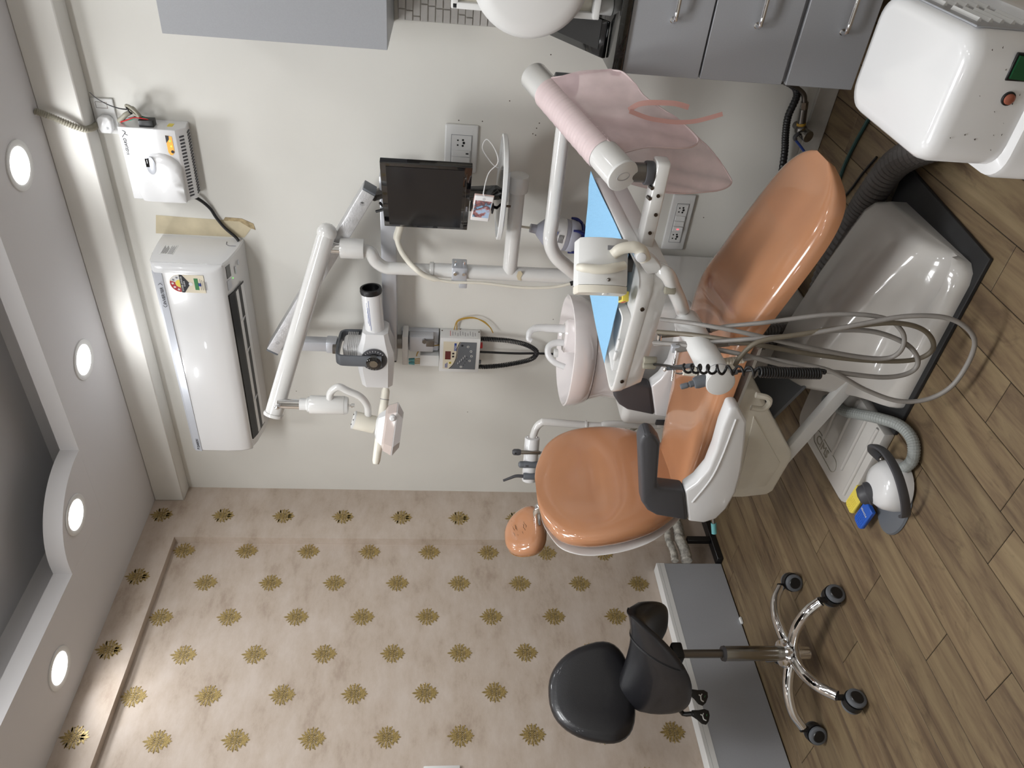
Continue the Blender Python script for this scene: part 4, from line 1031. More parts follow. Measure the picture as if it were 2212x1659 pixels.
# phone in a small tripod clip
yq = -.30
P4 = [at(1345/4.148+700, 300+500/4.148, 1, yq), at(700+1512/4.148, 300+562/4.148, 1, yq), at(700+1480/4.148, 300+737/4.148, 1, yq), at(700+1318/4.148, 300+690/4.148, 1, yq)]
c4 = sum(P4, V())/4; pe = ((P4[0]+P4[1])-(P4[2]+P4[3])).normalized(); pv = ((P4[0]+P4[3])-(P4[1]+P4[2])); pv = (pv-pe*pv.dot(pe)).normalized(); pn_ = pe.cross(pv); pn_ = pn_ if pn_.y < 0 else -pn_
rot = Matrix.Rotation(math.radians(-20), 3, 'Z'); pe = rot @ pe; pn_ = rot @ pn_; pv = rot @ pv
fw_, fh_ = .115, .062
tp = thing('phone', 'white phone lying sideways with a landscape picture on its screen', 'phone', c4)
B().obox(c4, (fw_, fh_, .008), pe, pv, pe.cross(pv), .003, 3).obj('body', 'phone_white', tp)
B().obox(c4-pn_*.005, (fw_+.004, fh_+.004, .004), pe, pv, pe.cross(pv), .0015).obj('bumper', 'rosegold', tp)
B().obox(c4+pn_*.0042, (fw_*.68, fh_*.88, .0008), pe, pv, pe.cross(pv)).obj('display', 'phone_picture', tp, smooth=0)
B().lathe([(.0035, 0), (.0042, 0), (.0042, .0006), (.0035, .0006)], c4+pe*fw_*.42+pn_*.0042, pn_, 16).obj('home_button', 'ink_grey', tp)
th_ = thing('phone_holder', 'black flexible tripod clip gripping the phone', 'phone holder', V((c4.x, c4.y+.02, zp)))
hb = V((c4.x, c4.y+.022, 0))
B().obox(c4-pn_*.014, (.03, fh_+.016, .01), pe, pv, pe.cross(pv), .003).obj('clip', 'black', th_)
for s in (-1, 1): B().obox(c4+pv*s*(fh_/2+.006)-pn_*.004, (.026, .006, .024), pe, pv, pe.cross(pv), .002).obj('jaw', 'black', th_)
for k, (dx, dy) in enumerate(((.05, -.02), (-.03, .03), (.03, .05))):
    q = c4-pn_*.018
    B().tube([q, V((q.x+dx*.4, q.y+dy*.4+.006, (q.z+zp)/2+.01)), V((q.x+dx, q.y+dy+.01, zp+.006))], .0055, 10, smooth=5).obj('leg', 'black', th_)
tag(B().tube([c4+pe*.056+pn_*.0, c4+pe*.075+V((0, 0, .006)), at(1055, 375, 1, -.27), at(1075, 352, 1, -.24), at(1070, 325, 1, -.2), at(1052, 301, 1, -.18), at(1042, 320, 1, -.17), at(1056, 345, 1, -.17), at(1070, 360, 1, -.19), V((pc.x+.05, YP, zp+.003))], .0018, 8, smooth=8).obj('charging_cable', 'phone_white'), 'thin white charging cable looping from the phone', 'cable')
# ================================================================== water bottle behind the delivery arm
bc = at(1228, 512, 1, -.13)
bz_ = bc.z-.035
t = thing('water_bottle', 'lavender-tinted plastic bottle with blue label behind the white pipe', 'bottle', (bc.x, -.13, bz_))
tl = V((.16, 0, 1)).normalized()
B().lathe([(0, 0), (.05, 0), (.058, .01), (.059, .035), (.056, .04), (.059, .045), (.06, .1), (.052, .125), (.03, .15), (.017, .162), (.016, .185), (0, .185)], (bc.x, -.13, bz_), tl, 32).obj('shell', 'lavender', t)
B().lathe([(.0603, .058), (.0608, .06), (.0608, .1), (.0603, .102)], (bc.x, -.13, bz_), tl, 32).obj('label_sleeve', 'label_white', t)
yb = V((.15, -.98, 0)).normalized()
B().obox(V((bc.x, -.13, bz_))+tl*.098+yb*.0612, (.05, .014, .001), yb.cross(tl), tl, yb).obj('blue_band', 'blue', t)
for k in range(4): B().obox(V((bc.x, -.13, bz_))+tl*(.082-k*.005)+yb*.0612, (.03, .0018, .001), yb.cross(tl), tl, yb).obj('print_line', 'ink', t, smooth=0)
B().tube([V((bc.x, -.13, bz_))+tl*.183, V((bc.x, -.13, bz_))+tl*.22+V((.0, 0, .01)), V((bc.x+.05, -.14, bz_+.27))], .0045, 8, smooth=5).obj('hose', 'cream', t)
t = thing('bottle_holder', 'blue clawed holder gripping the foot of the lavender bottle', 'holder', (bc.x, -.13, bz_-.03))
B().lathe([(0, -.022), (.04, -.022), (.055, -.012), (.058, -.002), (0, -.002)], (bc.x, -.13, bz_), tl, 28).obj('cup', 'navy', t)
for k in range(5):
    a = 2*PI*k/5+.5; dr = V((math.cos(a), math.sin(a), 0))
    B().tube([V((bc.x, -.13, bz_-.012))+dr*.05, V((bc.x, -.13, bz_))+dr*.066+Z*.006, V((bc.x, -.13, bz_))+dr*.07+Z*.028], [.009, .004], 8, smooth=4).obj('claw', 'navy', t)
B().tube([(bc.x, -.13, bz_-.02), (bc.x-.01, -.13, bz_-.08), (1.40, -.13, bz_-.14), (1.37, -.13, .638)], .012, 10, smooth=5).obj('stem', 'white_paint', t)
# ================================================================== dental chair
CYC = -.765
mt = tag(B().prism([(1.40, -1.062), (2.003, -1.062), (2.046, -.60), (2.03, -.575), (1.40, -.575)], (0, 0, .0005), X, Y, .012, .002, 1).obj('rubber_mat', 'rubber'), 'thin black rubber mat under the dental chair base', 'mat')
t = thing('dental_chair', 'orange vinyl dental treatment chair on a white moulded base', 'dental chair', (1.5, CYC, 0))
DC = t
# base: flat ribbed tread plate and raised housing
pl = []
for cx, cy, a0 in ((1.105, -.665, 90), (1.115, -1.0, 180)):
    for k in range(5): a = math.radians(a0+22.5*k); pl.append((cx+.055*math.cos(a), cy+.055*math.sin(a)))
pl = [(1.395, -.61)]+pl+[(1.395, -1.055)]
tp_ = B().prism(pl, (0, 0, .0005), X, Y, .036, .006, 2).obj('tread_plate', 'base_white_shaded', t, smooth=40)
for (y, xa, xb) in ((-.72, 1.14, 1.36), (-.80, 1.145, 1.38), (-.88, 1.145, 1.38), (-.955, 1.15, 1.385), (-1.02, 1.10, 1.385)):
    B().tube([(xa, y, .0345), (xa+.02, y, .0375), (xb-.02, y, .0375), (xb, y, .0345)], .007, 10, smooth=3).obj('rib', 'base_white_shaded', tp_)
lo = [(q[0]*.026, q[1]*.092) for q in [(math.cos(a)*(1), math.sin(a)*.28+(.72 if math.sin(a) >= 0 else -.72)) for a in [2*PI*k/28 for k in range(28)]]]
B().tube([V((1.118+a, -.835+b2, .0368)) for a, b2 in lo+lo[:1]], .0012, 6).obj('logo_outline', 'hose_taupe', tp_)
text('logo_lettering', 'CIMS', (1.134, -.765, .0366), (0, -1, 0), (-1, 0, 0), .047, 'white_paint', tp_, depth=.0018) if False else text('logo_lettering', 'CIMS', (1.103, -.763, .0366), (0, -1, 0), (1, 0, 0), .045, 'hose_taupe', tp_, depth=.0012)
def hsec(x, top, yb, skew=0.):
    """cross-section of the housing, front skirt with a fillet"""
    P = [(-.605, .013), (-.605, top*.75), (-.615, top*.93), (-.635, top), (-.79, top), (yb, top*.97), (yb-.022, top*.86), (yb-.05, top*.6), (yb-.08, top*.4), (yb-.115, top*.28+.01), (-1.01, .06), (-1.035, .048), (-1.045, .03), (-1.045, .013)]
    return [V((x-(y+.8)*skew, y, z)) for y, z in P]
def hgrow(r, s, dz=1.):
    c = sum(r, V())/len(r); return [V((q.x, c.y+(q.y-c.y)*s, .013+(q.z-.013)*s*dz)) for q in r]
R0 = hsec(1.385, .235, -.85, .42); R1 = hsec(1.40, .245, -.85, .40)
B().loft([hgrow(R0, .97), R1, hsec(1.55, .225, -.855, .15), hsec(1.7, .185, -.865), hsec(1.85, .14, -.88), hsec(1.915, .118, -.89), hgrow(hsec(1.945, .105, -.89), .95), hgrow(hsec(1.962, .09, -.885), .82)]).obj('base_housing', 'base_white_shaded', t, smooth=45)
# lift arms
for y in (-.63, -.90):
    B().beam((1.50, y, .10), (1.10, y, .235), .03, .045, .004).obj('lift_arm', 'white_matt', t)
B().beam((1.46, -.76, .20), (1.18, -.76, .33), .20, .012, .002).obj('lift_panel', 'mid_grey', t)
# seat box under the seat
sb_ = [(.985, .455), (.985, .33), (1.0, .245), (1.02, .228), (1.17, .212), (1.2, .22), (1.44, .40), (1.46, .43), (1.46, .462)]
B().prism(sb_, (0, -.94, 0), X, Z, .35, .012, 3, ez=(0, 1, 0)).obj('seat_box', 'cream', t, smooth=40)
B().prism([(1.03, .36), (1.05, .265), (1.16, .25), (1.36, .40)], (0, -.944, 0), X, Z, .008, .003, 2, ez=(0, 1, 0)).obj('box_panel', 'cream', t, smooth=40)
tb = B()
tb.tube([(1.475, -.98, .44), (1.47, -.985, .405), (1.45, -.985, .392), (1.425, -.985, .405), (1.425, -.98, .44)], .009, 8, smooth=4)
tb.obj('box_handle', 'cream', t)
# seat and legrest cushion
st_ = [(.862, .545, .03, .04), (.872, .553, .075, .065), (.90, .56, .125, .08), (.96, .563, .158, .09), (1.05, .565, .178, .094), (1.2, .57, .198, .095), (1.4, .574, .21, .095), (1.58, .572, .212, .095), (1.66, .563, .211, .095), (1.74, .535, .208, .093), (1.85, .495, .204, .092), (1.97, .45, .196, .09), (2.04, .424, .178, .085), (2.085, .407, .145, .076), (2.115, .395, .098, .06), (2.13, .386, .05, .035)]
def cush_ring(x, zt, w, th, slope, n=40, p=3.4, dish=.022):
    o = []
    nx, nz = -slope/math.hypot(1, slope), 1/math.hypot(1, slope)
    for k in range(n):
        a = 2*PI*k/n; c, s = math.cos(a), math.sin(a)
        yy = w*math.copysign(abs(c)**(2/p), c); hh = th/2*math.copysign(abs(s)**(2/2.6), s)-th/2
        if s > 0: hh += dish*(abs(yy)/w)**2*min(1, w/.15)*(s**.5)-dish*min(1, w/.15)
        o.append(V((x+nx*hh, CYC+yy, zt+nz*hh)))
    return o
fine = []
P_ = cr([V((a, b2, c)) for a, b2, c, d in st_], 4); T_ = cr([V((d, 0, 0)) for a, b2, c, d in st_], 4)
for i, (q, h) in enumerate(zip(P_, T_)):
    q0, q1 = P_[max(0, i-1)], P_[min(len(P_)-1, i+1)]
    sl = (q1.y-q0.y)/max(1e-6, q1.x-q0.x)
    sl = max(-.45, min(.1, sl)) if q.x > 1.6 else 0
    fine.append(cush_ring(q.x, q.y, q.z, h.x, sl))
B().loft(fine).obj('seat_cushion', 'orange', t, smooth=70)
B().loft([[V((q.x, CYC+(q.y-CYC)*.93, q.z-.004)) if False else V((x, CYC+yy, z)) for (yy, z) in ((-w, zt-.1), (w, zt-.1), (w*.92, zt-.118), (-w*.92, zt-.118))] for (x, zt, w) in ((.92, .565, .12), (1.0, .565, .15), (1.4, .574, .19), (1.62, .568, .19))]).obj('seat_pan', 'white_matt', t)
# backrest
bs = [(0, .03, .04), (.02, .085, .075), (.07, .145, .095), (.16, .195, .105), (.3, .245, .12), (.45, .27, .13), (.6, .279, .132), (.72, .274, .13), (.82, .255, .122), (.9, .22, .11), (.955, .165, .088), (.985, .12, .068), (1., .07, .04)]
b0, b1 = V((.955, CYC, .485)), V((.835, CYC, 1.012)); bu = (b1-b0).normalized(); bn = V((bu.z, 0, -bu.x))
BL = (b1-b0).length
def back_ring(s, w, th, n=44, p=3.0, wing=.05, off=0.):
    o = []; c0 = b0+bu*(BL*s)
    bulge = .018*math.sin(min(1, max(0, (s-.1)/.5))*PI)      # lumbar bulge
    for k in range(n):
        a = 2*PI*k/n; c, sn = math.cos(a), math.sin(a)
        yy = w*math.copysign(abs(c)**(2/p), c); d = th/2*math.copysign(abs(sn)**(2/2.6), sn)
        wg = wing*(abs(yy)/.264)**2.2
        if sn > 0: d += bulge*(1-(abs(yy)/max(w, .01))**2)
        o.append(c0+V((0, yy, 0))+bn*(d+wg-th/2+off))
    return o
Pb = cr([V(q) for q in bs], 4)
B().loft([back_ring(q.x, q.y, q.z) for q in Pb]).obj('backrest', 'orange', t, smooth=70)
B().loft([back_ring(q.x, q.y*1.004, .014, off=-q.z+.008) for q in Pb[3:-2]]).obj('back_shell', 'white_matt', t, smooth=70)
# headrest
hc = at(1134, 1153, 1, CYC); hn = V((.86, 0, .5)).normalized(); hu = V((-.5, 0, .86)).normalized()
def hrg(d, s, n=36):
    o = []
    for k in range(n):
        a = 2*PI*k/n; c, sn = math.cos(a), math.sin(a)
        w = .108*math.copysign(abs(c)**(2/2.5), c)*s; h = .083*math.copysign(abs(sn)**(2/2.4), sn)*s
        w *= 1-.22*(h/.083)
        o.append(hc+Y*w+hu*h+hn*(d+.012*(w/.108)**2))
    return o
hr = B().loft([hrg(-.045, .55), hrg(-.04, .82), hrg(-.02, .97), hrg(.0, 1.0), hrg(.018, .95), hrg(.03, .8), hrg(.035, .5), hrg(.034, .15)]).obj('headrest', 'orange', t, smooth=70)
B().tube([p for p in hrg(-.013, .995)]+[hrg(-.013, .995)[0]], .0014, 6).obj('piping', 'rust', hr)
random.seed(5)
for k in range(9):
    y0 = random.uniform(-.055, .03); z0 = .0+random.uniform(-.03, .03)
    pts = [hc+Y*(y0+.008*i+random.uniform(-.001, .001))+hu*(z0+random.uniform(-.003, .003)+.002*i)+hn*.0352 for i in range(5)]
    B().tube(pts, .0006, 4).obj('crack', 'bolt', hr)
B().tube([hc-hn*.04, hc-hn*.07-hu*.03, V((b1.x-.10, CYC, b1.z-.02)), V((b1.x-.10, CYC, b1.z-.16))], .014, 12, smooth=5).obj('headrest_stem', 'chrome', t)
B().ball(hc-hn*.05-hu*.03-Y*.02, .026, 16, 10).obj('headrest_knuckle', 'black', t)
# armrests, one on each side
AYn = -1.055
pxb = [(1577, 882), (1596, 880), (1614, 912), (1610, 960), (1603, 1015), (1590, 1065), (1570, 1100), (1548, 1122), (1520, 1131), (1487, 1127), (1480, 1062), (1505, 1045), (1530, 1015), (1546, 975), (1560, 925)]
pxp = [(1487, 1126), (1418, 1114), (1398, 1103), (1386, 1086), (1381, 960), (1386, 944), (1398, 936), (1414, 940), (1427, 958), (1424, 1000), (1420, 1050), (1428, 1056), (1480, 1062)]
base_o = [(at(a, b2, 1, AYn).x, at(a, b2, 1, AYn).z) for a, b2 in pxb]
pad_o = [(at(a, b2, 1, AYn).x, at(a, b2, 1, AYn).z) for a, b2 in pxp]
for i, yy in enumerate((AYn, 2*CYC-AYn-.055)):
    ar = B().prism(base_o, (0, yy, 0), X, Z, .055, .009, 3, ez=(0, 1, 0)).obj('armrest_base', 'white', t, smooth=45)
    gi = [(sum(p[0] for p in base_o)/len(base_o), sum(p[1] for p in base_o)/len(base_o))]
    B().prism(pad_o, (0, yy-.003, 0), X, Z, .061, .013, 3, ez=(0, 1, 0)).obj('armrest_pad', 'dark_grey', t, smooth=45)
    B().beam((1.25, yy+.0275, .46), (1.25, CYC, .455), .10, .02, .003).obj('armrest_bracket', 'white_matt', t)
ro = [(at(a, b2, 1, AYn).x, at(a, b2, 1, AYn).z) for a, b2 in ((1590, 905), (1560, 985), (1535, 1035), (1495, 1085))]
B().tube([V((a, AYn-.0005, b2)) for a, b2 in ro], .003, 6, smooth=6).obj('armrest_crease', 'white', t)
# teal lever tip under the seat at the back
p = at(1542, 1133, 1, -.97)
B().cyl(p+V((.05, .03, .01)), p, .006).obj('release_lever', 'steel', t); B().cyl(p+V((.004, .003, .001)), p-V((.03, .015, .005)), .0095, .009, 14).obj('lever_tip', 'teal', t)
# ruffled hoses hanging behind the seat box
for k in range(3):
    pts = cr([V((1.30+.03*k, -.62, .40)), V((1.38+.03*k, -.60, .30)), V((1.40+.02*k, -.58, .18)), V((1.36, -.56, .06)), V((1.28, -.54, .03))], 22)
    B().tube(pts, [.02+(.002 if i % 2 else -.002) for i in range(len(pts))], 10).obj('ruffled_hose', 'duct_grey', t, smooth=20)
# ================================================================== delivery unit: pipe, balance arm, tray, instrument holder
YT = -.35
t = thing('delivery_unit', 'white dental delivery tray on a balance arm reaching over the chair', 'instrument tray', (1.36, -.3, .64))
DU = t
n0 = at(1345, 380, 1, -.80); f0 = at(1163, 176, 1, -.35)
axd = (n0-f0).normalized(); Lc = (n0-f0).length
zt0 = 1.012
B().tube([(1.365, -.30, .635), (1.37, -.305, .72), (1.40, -.32, .80), (1.46, -.335, .87), (1.52, YT, .94), (1.56, YT, .985), (1.62, YT, zt0), (1.72, YT, zt0+.002), (1.9, YT, zt0+.004), (f0.x+.01, YT, zt0+.006)], .0245, 18, smooth=6).obj('feed_pipe', 'white_paint', t)
B().cyl((f0.x, YT, zt0-.02), (f0.x, YT, zt0+.05), .03, .03, 22, .003).obj('pipe_end', 'mid_grey', t)
B().cyl((f0.x, YT, zt0+.045), (f0.x, YT, f0.z-.02), .014).obj('pivot_shaft', 'chrome', t)
B().cyl(f0-axd*.03, n0, .044, .044, 36, .004).obj('balance_arm', 'white_paint', t)
B().cyl(n0-axd*.006, n0+axd*.004, .0455, .045, 36, .003).obj('arm_cap', 'white_matt', t)
B().lathe([(.011, 0), (.0125, 0), (.0125, .0008), (.011, .0008)], n0+axd*.004, axd, 24, sx=1., sy=1.6).obj('cap_emblem', 'silver', t)
for q in ((1168+12, 182), (1345, 345)):
    p = at(q[0], q[1], 1, f0.y if q[0] < 1250 else n0.y+.03)
    B().ball(p+V((.008, 0, .006)), .008, 12, 8).obj('screw', 'chrome', t)
kx = at(1375, 372, 1, -.765); ky = at(1408, 372, 1, -.765)
B().cyl((kx.x, -.765, kx.z+.03), (kx.x, -.765, ky.z), .026, .026, 24).obj('knuckle', 'steel', t)
B().cyl((kx.x, -.765, ky.z+.02), (kx.x, -.765, ky.z-.002), .032, .032, 26, .003).obj('knuckle_collar', 'dark_grey', t)
bz1 = ky.z-.004
B().prism(rrect(.33, .058, .012), (kx.x-.125, -.765, bz1-.036), X, Y, .036, .004, 2).obj('bracket_arm', 'white_paint', t, smooth=45)
for k in range(4): B().cyl((kx.x-.05-.055*k, -.794, bz1-.018-.005*(k % 2)), (kx.x-.05-.055*k, -.798, bz1-.018-.005*(k % 2)), .005, n=12).obj('bolt', 'bolt', t)
for k in range(2): B().cyl((kx.x-.03-.03*k, -.796, bz1+.002), (kx.x-.03-.03*k, -.78, bz1+.006), .005, n=8).obj('set_screw', 'steel', t)
# tray
ZF, ZB = .84, .935
TA, TB = at(1392, 598, 2, ZF), at(1320, 862, 2, ZF)
TC, TD = at(1277, 368, 2, ZB), at(1252, 560, 2, ZB)
tn = (TB-TA).cross(TC-TA).normalized(); tn = tn if tn.z > 0 else -tn
TD = TD-tn*((TD-TA).dot(tn))
def rounded(poly, r, n=5):
    o = []
    N = len(poly)
    for i in range(N):
        p, a, c = poly[i], poly[i-1], poly[(i+1) % N]
        d0, d1 = (a-p).normalized(), (c-p).normalized()
        s, e = p+d0*r, p+d1*r
        for k in range(n+1):
            u = k/n; o.append(s*(1-u)**2+p*2*u*(1-u)+e*u*u)
    return o
def inset(P, d):
    c = sum(P, V())/len(P); return [q+(c-q).normalized()*d for q in P]
poly = [TA, TC, TD, TB]
out = rounded(poly, .055)
lo_ = inset(out, .012)
B().loft([[q-tn*.1 for q in inset(out, .032)], [q-tn*.095 for q in inset(out, .018)], [q-tn*.04 for q in inset(out, .004)], [q-tn*.036 for q in inset(out, .006)]]).obj('tray_underbody', 'white_paint', t, smooth=45)
B().loft([[q-tn*.036 for q in inset(out, .002)], [q-tn*.03 for q in out], [q-tn*.004 for q in out], [q for q in inset(out, .004)], [q for q in inset(out, .016)], [q-tn*.006 for q in inset(out, .022)], [q-tn*.03 for q in inset(out, .028)]]).obj('tray_rim', 'white_paint', t, smooth=45)
# raised inner pan toward the open left-front
cen = sum(out, V())/len(out)
pan = rounded([TA+(TB-TA)*.42+(TC-TA)*.13, TA+(TB-TA)*.40+(TC-TA)*.40, TB+(TD-TB)*.34+(TA-TB)*.12, TB+(TD-TB)*.10+(TA-TB)*.10], .02)
B().loft([[q-tn*.029 for q in pan], [q-tn*.004 for q in pan], [q-tn*.002 for q in inset(pan, .004)], [q-tn*.006 for q in inset(pan, .010)], [q-tn*.022 for q in inset(pan, .014)]]).obj('inner_pan', 'white_matt', t, smooth=45)
for s in (.56, .66):
    p = TA+(TB-TA)*s+(TC-TA)*.085+tn*.001; B().beam(p, p+(TB-TA).normalized()*.035, .012, .01, .003, up=tn).obj('rest_block', 'white_matt', t)
fd = (TB-TA).normalized(); fo = fd.cross(tn); fo = fo if fo.y < 0 else -fo
for s in (.24, .84): B().cyl(TA+fd*(TA-TB).length*s-tn*.02+fo*-.004, TA+fd*(TA-TB).length*s-tn*.02+fo*.004, .0062, n=14).obj('rivet', 'bolt', t)
# corner bracket and swing handle at the right front corner
hb_ = V((0, TA.y+.035, 0))
bo = [at(q[0], q[1], 1, hb_.y) for q in ((1371, 549), (1381, 541), (1394, 541), (1412, 553), (1424, 566), (1431, 585), (1396, 588), (1388, 577))]
B().prism([(q.x, q.z) for q in bo], (0, hb_.y-.012, 0), X, Z, .03, .004, 2, ez=(0, 1, 0)).obj('handle_bracket', 'white_matt', t, smooth=45)
pb = at(1383, 557, 1, hb_.y-.02)
B().cyl(pb+V((-.0, .03, 0)), pb+V((.006, -.012, 0)), .016, .014, 22, .003).obj('handle_pivot', 'white', t)
yy0 = pb.y+.01
B().tube([at(1392, 560, 1, yy0), at(1386, 543, 1, yy0), at(1372, 534, 1, yy0), at(1352, 535, 1, yy0), at(1337, 540, 1, yy0), at(1324, 550, 1, yy0)], [.018, .017, .016, .0155, .0155, .0145], 16, smooth=6).obj('swing_handle', 'cream', t)
# knobs under the tray
for q, h in (((1452, 628), .022), ((1412, 778), .03), ((1410, 790), .03)):
    p = at(q[0], q[1], 1, TA.y+.02); B().cyl((p.x, p.y, p.z+h), (p.x, p.y, p.z-.008), .0105, .0105, 14, .002).obj('knob', 'hose_taupe', t)
B().prism(rrect(.045, .05, .008), (kx.x-.27, -.765, bz1-.05), X, Y, .09, .004, 2).obj('bracket_foot', 'box_brown', t, smooth=45)
# instrument holder
zh_ = .66
iA, iB = at(1482, 692, 2, zh_), at(1556, 826, 2, zh_)
iA.y += 0; hdx = (iB-iA).normalized()
s0 = at(1440, 592, 1, -.90)
B().tube([(s0.x, -.86, s0.z+.03), s0, at(1456, 625, 1, -.88), at(1470, 658, 1, -.87), iA-hdx*.02, iA+hdx*.02], .021, 16, smooth=6).obj('holder_neck', 'white_paint', t)
B().cyl(iA, iB, .0375, .0375, 34, .003).obj('instrument_holder', 'white_matt', t)
B().cyl(iB-hdx*.03, iB-hdx*.0285, .0378, n=34).obj('holder_seam', 'ink_grey', t)
B().cyl(iB-hdx*.002, iB+hdx*.004, .0385, .0375, 34, .003).obj('holder_cap', 'white_matt', t)
# ------------------------------------------------------------------ handpieces with their hoses
def ipt(q, y): return at(q[0], q[1], 1, y)
G = 'handpieces in the delivery unit holder'
def hosepath(pts, ys, r, m, parent, name='hose'):
    n = len(pts); P = []
    for i, q in enumerate(pts):
        u = i/(n-1)*(len(ys)-1); k = min(int(u), len(ys)-2); f = u-k
        p = at(q[0], q[1], 1, ys[k]+(ys[k+1]-ys[k])*f)
        P.append(p)
    for p in P: p.z = max(p.z, r+.002)
    B().tube(P, r, 10, smooth=7).obj(name, m, parent)
def hp(label, cat, s, tip, rear, r, m, name):
    c = iA+(iB-iA)*s; y = c.y
    a, b2 = ipt(tip, y-.01), ipt(rear, y+.0)
    t = thing(name, label, cat, c, G)
    return t, a, b2
# 1 slim silver handpiece
t1, a, b2 = hp('slim silver handpiece with a tiny turbine head in the instrument holder', 'handpiece', .14, (1424, 727), (1537, 713), .007, 'brushed', 'dental_handpiece')
d = (b2-a).normalized()
B().tube([a, a+d*.02, a+d*.07, b2], [.005, .006, .0075, .007], 12).obj('body', 'brushed', t1); B().cyl(a-d.cross(Y)*.012, a+d.cross(Y)*.008, .0075, n=14).obj('head', 'chrome', t1)
B().cyl(b2-d*.03, b2, .009, .008, 12).obj('coupling', 'dark_grey', t1)
hosepath([(1428, 690), (1500, 699), (1600, 717), (1720, 745), (1850, 770), (1920, 773), (1950, 750), (1948, 715), (1905, 686), (1800, 679), (1650, 697), (1570, 705), (1537, 713)], [-.9, -1.05, -1.1, -1.13, -1.15, -1.13, -1.08, -1.0, -.93], .0062, 'hose_grey', t1)
# 2 three-way syringe
t2, a, b2 = hp('grey air-water syringe with a long bent steel nozzle in the instrument holder', 'syringe', .36, (1456, 752), (1575, 742), .01, 'mid_grey', 'dental_syringe')
d = (b2-a).normalized(); a2 = ipt((1468, 756), a.y)
B().tube([a, a+d*.02, a+d*.05, b2], [.012, .0135, .011, .0085], 14).obj('body', 'hose_grey', t2)
B().obox(a+d*.004, (.026, .024, .02), d, d.cross(Y).normalized(), Y, .005).obj('head', 'silver', t2)
B().tube([a+V((0, -.008, -.004)), ipt((1457, 785), a.y-.03), ipt((1454, 800), a.y-.035), ipt((1452, 822), a.y-.045)], .0032, 10).obj('nozzle', 'chrome', t2)
hosepath([(1412, 740), (1500, 748), (1600, 765), (1700, 790), (1820, 806), (1910, 815), (1965, 805), (1983, 780), (1960, 745), (1890, 717), (1800, 714), (1700, 727), (1630, 740), (1575, 742)], [-.9, -1.07, -1.12, -1.15, -1.16, -1.14, -1.1, -1.05, -.98], .0066, 'hose_grey', t2)
# 3 dark slim handpiece with ribbed cream coupling
t3, a, b2 = hp('straight dark handpiece with a ribbed cream coupling in the instrument holder', 'handpiece', .56, (1436, 797), (1607, 776), .006, 'mid_grey', 'dental_handpiece')
d = (b2-a).normalized()
B().tube([a, a+d*.03, b2-d*.06], [.0045, .0068, .0075], 12).obj('body', 'mid_grey', t3); B().ball(a, .0075, 12, 8, (1, 1, .7)).obj('head', 'chrome', t3)
N_ = 14; rp = [b2-d*.06+d*(.06*i/N_) for i in range(N_+1)]
B().tube(rp, [.0098+(.0012 if i % 2 else 0) for i in range(N_+1)], 14).obj('coupling', 'cream', t3, smooth=20)
hosepath([(1414, 744), (1500, 741), (1620, 732), (1740, 722), (1860, 700), (1960, 683), (2050, 688), (2100, 722), (2100, 765), (2060, 830), (2005, 862), (1940, 866), (1870, 842), (1790, 800), (1700, 782), (1640, 773), (1607, 776)], [-.9, -1.07, -1.13, -1.18, -1.22, -1.22, -1.2, -1.15, -1.1, -1.05], .0062, 'hose_grey', t3)
# 4 scaler
t4, a, b2 = hp('cream cone-nosed scaler with a hooked steel tip in the instrument holder', 'scaler', .76, (1475, 806), (1585, 795), .009, 'cream', 'dental_scaler')
d = (b2-a).normalized()
B().tube([a, a+d*.035, a+d*.04, b2], [.006, .0125, .0125, .011], 14).obj('body', 'cream', t4); B().cyl(a+d*.036, a+d*.039, .0131).obj('ring', 'black', t4)
B().tube([a+d*.002, a-d*.012, a-d*.02+V((.004, 0, .002)), a-d*.027+V((.012, 0, 0))], [.0028, .0012], 8, smooth=4).obj('tip', 'chrome', t4)
hosepath([(1420, 717), (1500, 724), (1620, 742), (1760, 766), (1880, 779), (1975, 777), (2016, 752), (1998, 715), (1940, 698), (1850, 704), (1730, 722), (1640, 738), (1600, 770), (1585, 795)], [-.9, -1.06, -1.11, -1.13, -1.14, -1.12, -1.1, -1.1], .0066, 'hose_olive', t4)
# 5 micromotor on a coiled black cord
t5, a, b2 = hp('thick grey micromotor on a coiled black cord in the instrument holder', 'micromotor', .93, (1470, 836), (1592, 802), .016, 'mid_grey', 'dental_micromotor')
d = (b2-a).normalized()
B().lathe([(0, 0), (.006, 0), (.0075, .003), (.0075, .018), (.0065, .019), (.0065, .023), (.0085, .024), (.0085, .035), (.014, .036), (.0165, .044), (.0165, .085), (.014, .11), (0, .11)], a, d, 24).obj('body', 'mid_grey', t5)
B().tube([a+d*.1, b2], .008, 10).obj('stem', 'mid_grey', t5)
k0 = at(1412, 787, 1, TA.y+.02)
cs = [at(1478, 796, 1, -1.16), at(1560, 799, 1, -1.24), at(1640, 803, 1, -1.25), at(1720, 806, 1, -1.25), at(1772, 807, 1, -1.25)]
B().tube([k0, at(1440, 790, 1, -1.0), at(1462, 795, 1, -1.1), cs[0]], .0042, 10, smooth=6).obj('cord_lead', 'black', t5)
helix(cr(cs[:3], 10), 8, .0105, .0034, per=12, parent=t5, name='coiled_cord', m='black')
helix(cr(cs[2:], 10), 24, .0115, .0034, per=12, parent=t5, name='coiled_cord', m='black')
B().tube([cs[-1]+V((0, 0, -.01)), at(1776, 800, 1, -1.24), at(1700, 798, 1, -1.22), at(1640, 799, 1, -1.2), b2], .0042, 10, smooth=6).obj('cord_return', 'black', t5)
